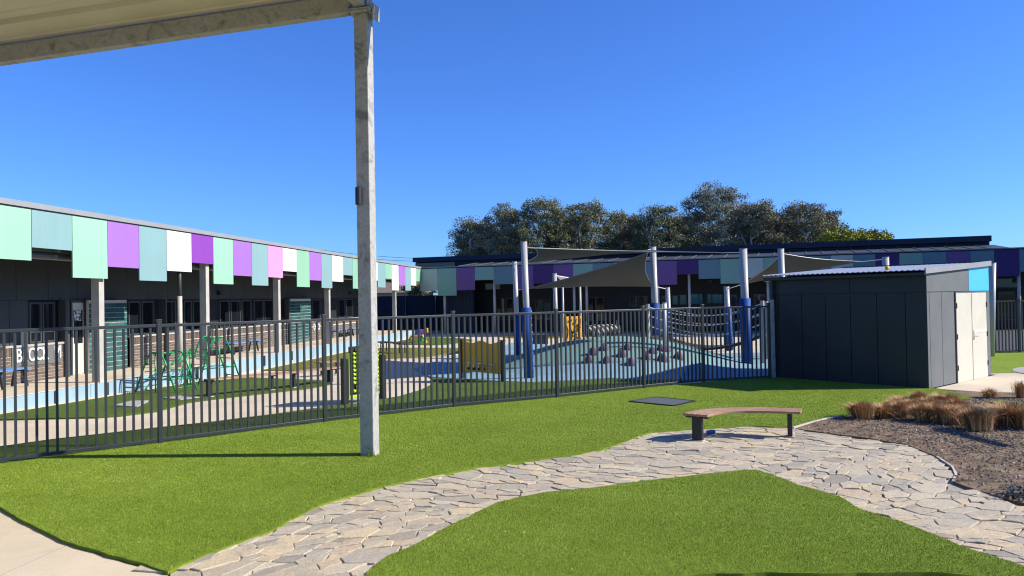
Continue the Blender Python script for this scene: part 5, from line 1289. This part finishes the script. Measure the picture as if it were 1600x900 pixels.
def tree(name, u, vtop, wpx, Y, leaf, label, group, seed, base_z=-.4, squat=.5, nclump=90, leafsize=.15, vbot=None, dens=1.0):
    rg = random.Random(seed); top = dp(u, vtop, Y); H = top.z-base_z; Rw = wpx/2*Y/F
    root = thing(name, label, 'tree', (top.x, Y, base_z), group)
    zc = base_z + (H*.16 if vbot is None else dp(u, vbot, Y).z-base_z); HC = top.z-zc
    clumps = []
    for i in range(nclump):
        t = (i+.5)/nclump; hh = t                                      # height fraction in the crown
        env = Rw*min(1.0, .62+.9*hh)*math.sqrt(max(.03, 1-max(0, (hh-.45)/.57)**2))
        rad = env*(rg.uniform(.08, 1)**.45); a = i*2.39996+rg.uniform(-.5, .5)
        r_ = Rw*rg.uniform(.15, .31)+.12
        z = zc+(HC-r_*squat)*hh+rg.uniform(-.3, .3)
        clumps.append((Vector((top.x+rad*math.cos(a), Y+rad*.8*math.sin(a), z)), r_))
    b = MB(); fork = base_z+H*.26; x0 = top.x+rg.uniform(-.3, .3)
    b.tube([(x0, Y, base_z-.1), (x0+.1, Y, base_z+H*.12), (x0+rg.uniform(-.3, .3), Y, fork)], [.030*H, .025*H, .020*H], 8)
    ends = []
    for k in range(9):
        a = k*.698+rg.uniform(-.3, .3); r_ = Rw*rg.uniform(.2, .62); m_ = Vector((x0+r_*math.cos(a), Y+r_*math.sin(a), base_z+H*rg.uniform(.50, .78)))
        b.tube([(x0, Y, fork-.2), (x0*.6+m_.x*.4+rg.uniform(-.3, .3), Y*.6+m_.y*.4, fork*.55+m_.z*.45), m_], [.015*H, .011*H, .007*H], 6); ends.append(m_)
    b.build('trunk', 'trunk', root, smooth=True)
    b = MB()
    for c, r_ in clumps:
        m_ = min(ends, key=lambda e: (e-c).length); q = m_.lerp(c, .5)+Vector((rg.uniform(-.4, .4), rg.uniform(-.3, .3), rg.uniform(-.3, .3)))
        b.tube([m_, q, c], [.0055*H, .0038*H, .002*H], 5)
        for _ in range(2):
            e = c+Vector((rg.uniform(-1, 1), rg.uniform(-1, 1), rg.uniform(-.2, .7)))*r_*.9; b.tube([q.lerp(c, rg.random()), e], [.0025*H, .0012*H], 4)
    b.build('branches', 'trunk', root)
    g = np.random.default_rng(seed); VV = []; RR = []
    for c, r_ in clumps:
        k = int(520*dens*(r_/.8)**1.5*(.15/leafsize)**1.3)+40
        p = g.normal(size=(k, 3)); p /= np.linalg.norm(p, axis=1)[:, None]; p *= (g.random(k)**.38)[:, None]
        p[:, 2] = np.where(p[:, 2] < 0, p[:, 2]*.55, p[:, 2]); p *= np.array([r_, r_, r_*squat*1.3]); p += np.array(c)
        p += np.sin(p*np.array([3.1, 2.7, 3.7])+g.random(3)*6)*.22*r_
        p += g.normal(size=(k, 3))*.10
        d = g.normal(size=(k, 3)); d[:, 2] -= .6; d /= np.linalg.norm(d, axis=1)[:, None]
        s = np.cross(d, g.normal(size=(k, 3))); s /= np.linalg.norm(s, axis=1)[:, None]+1e-9
        L = (g.uniform(.6, 1.3, k)*leafsize)[:, None]; w = L*.26
        VV.append(np.stack([p-d*L*.5, p+s*w, p+d*L*.5, p-s*w], 1)); tone = g.random()*.65; RR.append(np.repeat(np.clip(tone+g.random(k)*.35, 0, 1), 4))
    V = np.concatenate(VV).astype(np.float32); N = len(V); me = D.meshes.new('crown'); me.vertices.add(N*4); me.vertices.foreach_set('co', V.ravel())
    me.loops.add(N*4); me.loops.foreach_set('vertex_index', np.arange(N*4, dtype=np.int32)); me.polygons.add(N); me.polygons.foreach_set('loop_start', np.arange(0, N*4, 4, dtype=np.int32))
    at = me.attributes.new('rnd', 'FLOAT', 'POINT'); at.data.foreach_set('value', np.concatenate(RR).astype(np.float32)); me.materials.append(M[leaf]); me.update()
    link('crown', me, root); return N
G_ = 'gum trees behind the school'
tot = 0
for i, (u, vt, w, Y, lf, lab) in enumerate([
    (737, 343, 84, 78, 'leaf0', 'low dark gum tree at the outer end of the tree row'),
    (790, 322, 84, 76, 'leaf1', 'gum tree with a sky gap beside its domed crown'),
    (848, 310, 96, 74, 'leaf0', 'broad gum tree with layered olive crown behind the first sail post'),
    (915, 315, 92, 75, 'leaf0', 'olive gum tree in the middle of the row'),
    (972, 331, 84, 77, 'leaf2', 'lower gum tree with brownish crown above the upper sail'),
    (1030, 322, 84, 74, 'leaf0', 'gum tree behind the post at the mound crest'),
    (1118, 290, 112, 76, 'leaf1', 'tallest grey green gum tree with airy crown'),
    (1188, 314, 84, 74, 'leaf2', 'brown tipped gum tree beside the tallest gum'),
    (1250, 317, 96, 75, 'leaf2', 'wide gum tree with rounded brownish crown above the shed'),
    (1292, 330, 64, 77, 'leaf2', 'sloping gum tree at the end of the row by the yellow green tree'),
    (765, 350, 90, 84, 'leaf1', 'shorter gum tree filling in behind the domed gum'),
    (882, 334, 96, 84, 'leaf0', 'half hidden gum tree behind the broad layered gum'),
    (1001, 342, 92, 84, 'leaf1', 'half hidden grey gum tree behind the lower brownish gum'),
    (1072, 338, 84, 84, 'leaf0', 'shorter gum tree leaning into the tallest gum'),
    (1152, 330, 84, 84, 'leaf1', 'half hidden grey gum tree behind the brown tipped gum'),
    (1222, 334, 92, 84, 'leaf2', 'half hidden gum tree behind the wide rounded gum')]):
    tot += tree('gum_tree', u, vt, w*1.12, Y, lf, lab, G_, 40+i, nclump=118, dens=.68)
tot += tree('yellow_tree', 1338, 361, 118, 68, 'leaf3', 'yellow green round topped tree beyond the navy roof', None, 77, squat=.7, nclump=70, leafsize=.22, vbot=400, dens=1.6)
tot += tree('garden_tree', 650, 432, 34, 66, 'leaf0', 'small dark tree behind the boundary fence', None, 78, nclump=18, vbot=462)
print('leaves', tot)
# power lines
pl = thing('power_line', 'thin overhead power wires crossing the sky above the roof corner', 'power line', (-40, 95, -.4))
for dz in (0, .5):
    b = MB(); a, c = dp(470, 392-dz*12, 95), dp(720, 409-dz*8, 95); b.tube(cat(a, c, .4, 10), .02, 4); b.build('wire', 'black', pl)
for u in (470, 720):
    b = MB(); t = dp(u, 392 if u < 500 else 402, 95); b.tube([(t.x, 95, -.5), (t.x, 95, t.z)], .14, 8); b.build('pole', 'trunk', pl)

# added unseen pole with an arm, throws the bent shadow over the garden bed
lt = Vector((6.32, 11.42)); hp_ = 4.0; bs = lt-SH*(hp_/math.tan(SUN_EL))
cast_pole = thing('shadow_pole', 'unseen galvanised pole with bracket arm, added to shade the garden bed', 'added pole', (bs.x, bs.y, 0))
b = MB(); b.box((bs.x, bs.y, hp_/2-.05), (.13, .13, hp_+.1)); b.build('pole', 'galv', cast_pole, bevel=.01)
b = MB(); b.box((bs.x, bs.y, .03), (.30, .30, .03)); b.build('shadow_pole_base', 'galv', cast_pole)
b = MB(); b.beam((bs.x, bs.y+.05, hp_), (bs.x+.15, bs.y-.8, hp_+.04), .12, .12); b.build('shadow_pole_arm', 'galv', cast_pole, bevel=.01)
b = MB(); b.beam((bs.x+.15, bs.y-.75, hp_+.05), (bs.x+.22, bs.y-1.3, hp_+.06), .16, .08); b.build('arm_tip', 'black', cast_pole, bevel=.02)  # end of the added arm, shaped for its shadow
# dry leaves and flecks blown onto the turf and paving
b = MB(); rg = random.Random(31)
for i in range(150):
    x, y = rg.uniform(-6, 7), rg.uniform(5.5, 15); q = Vector((x, y, .045 if (inpoly(x, y, lawnP) or inpoly(x, y, lawn2P)) else .03)); a = rg.uniform(0, 6.28); L_ = rg.uniform(.012, .045)
    if inpoly(x, y, bedP): continue
    e = Vector((math.cos(a), math.sin(a), rg.uniform(-.2, .3))); w_ = Vector((-math.sin(a), math.cos(a), rg.uniform(-.3, .3)))*L_*.22
    b.add([q-e*L_*.5, q+w_, q+e*L_*.5, q-w_], [(0, 1, 2, 3)], rg.random())
stuff(b.build('dry_leaves', 'dry', rnd=True), 'scattered dry leaves and flecks on the turf and paving', 'leaf litter')
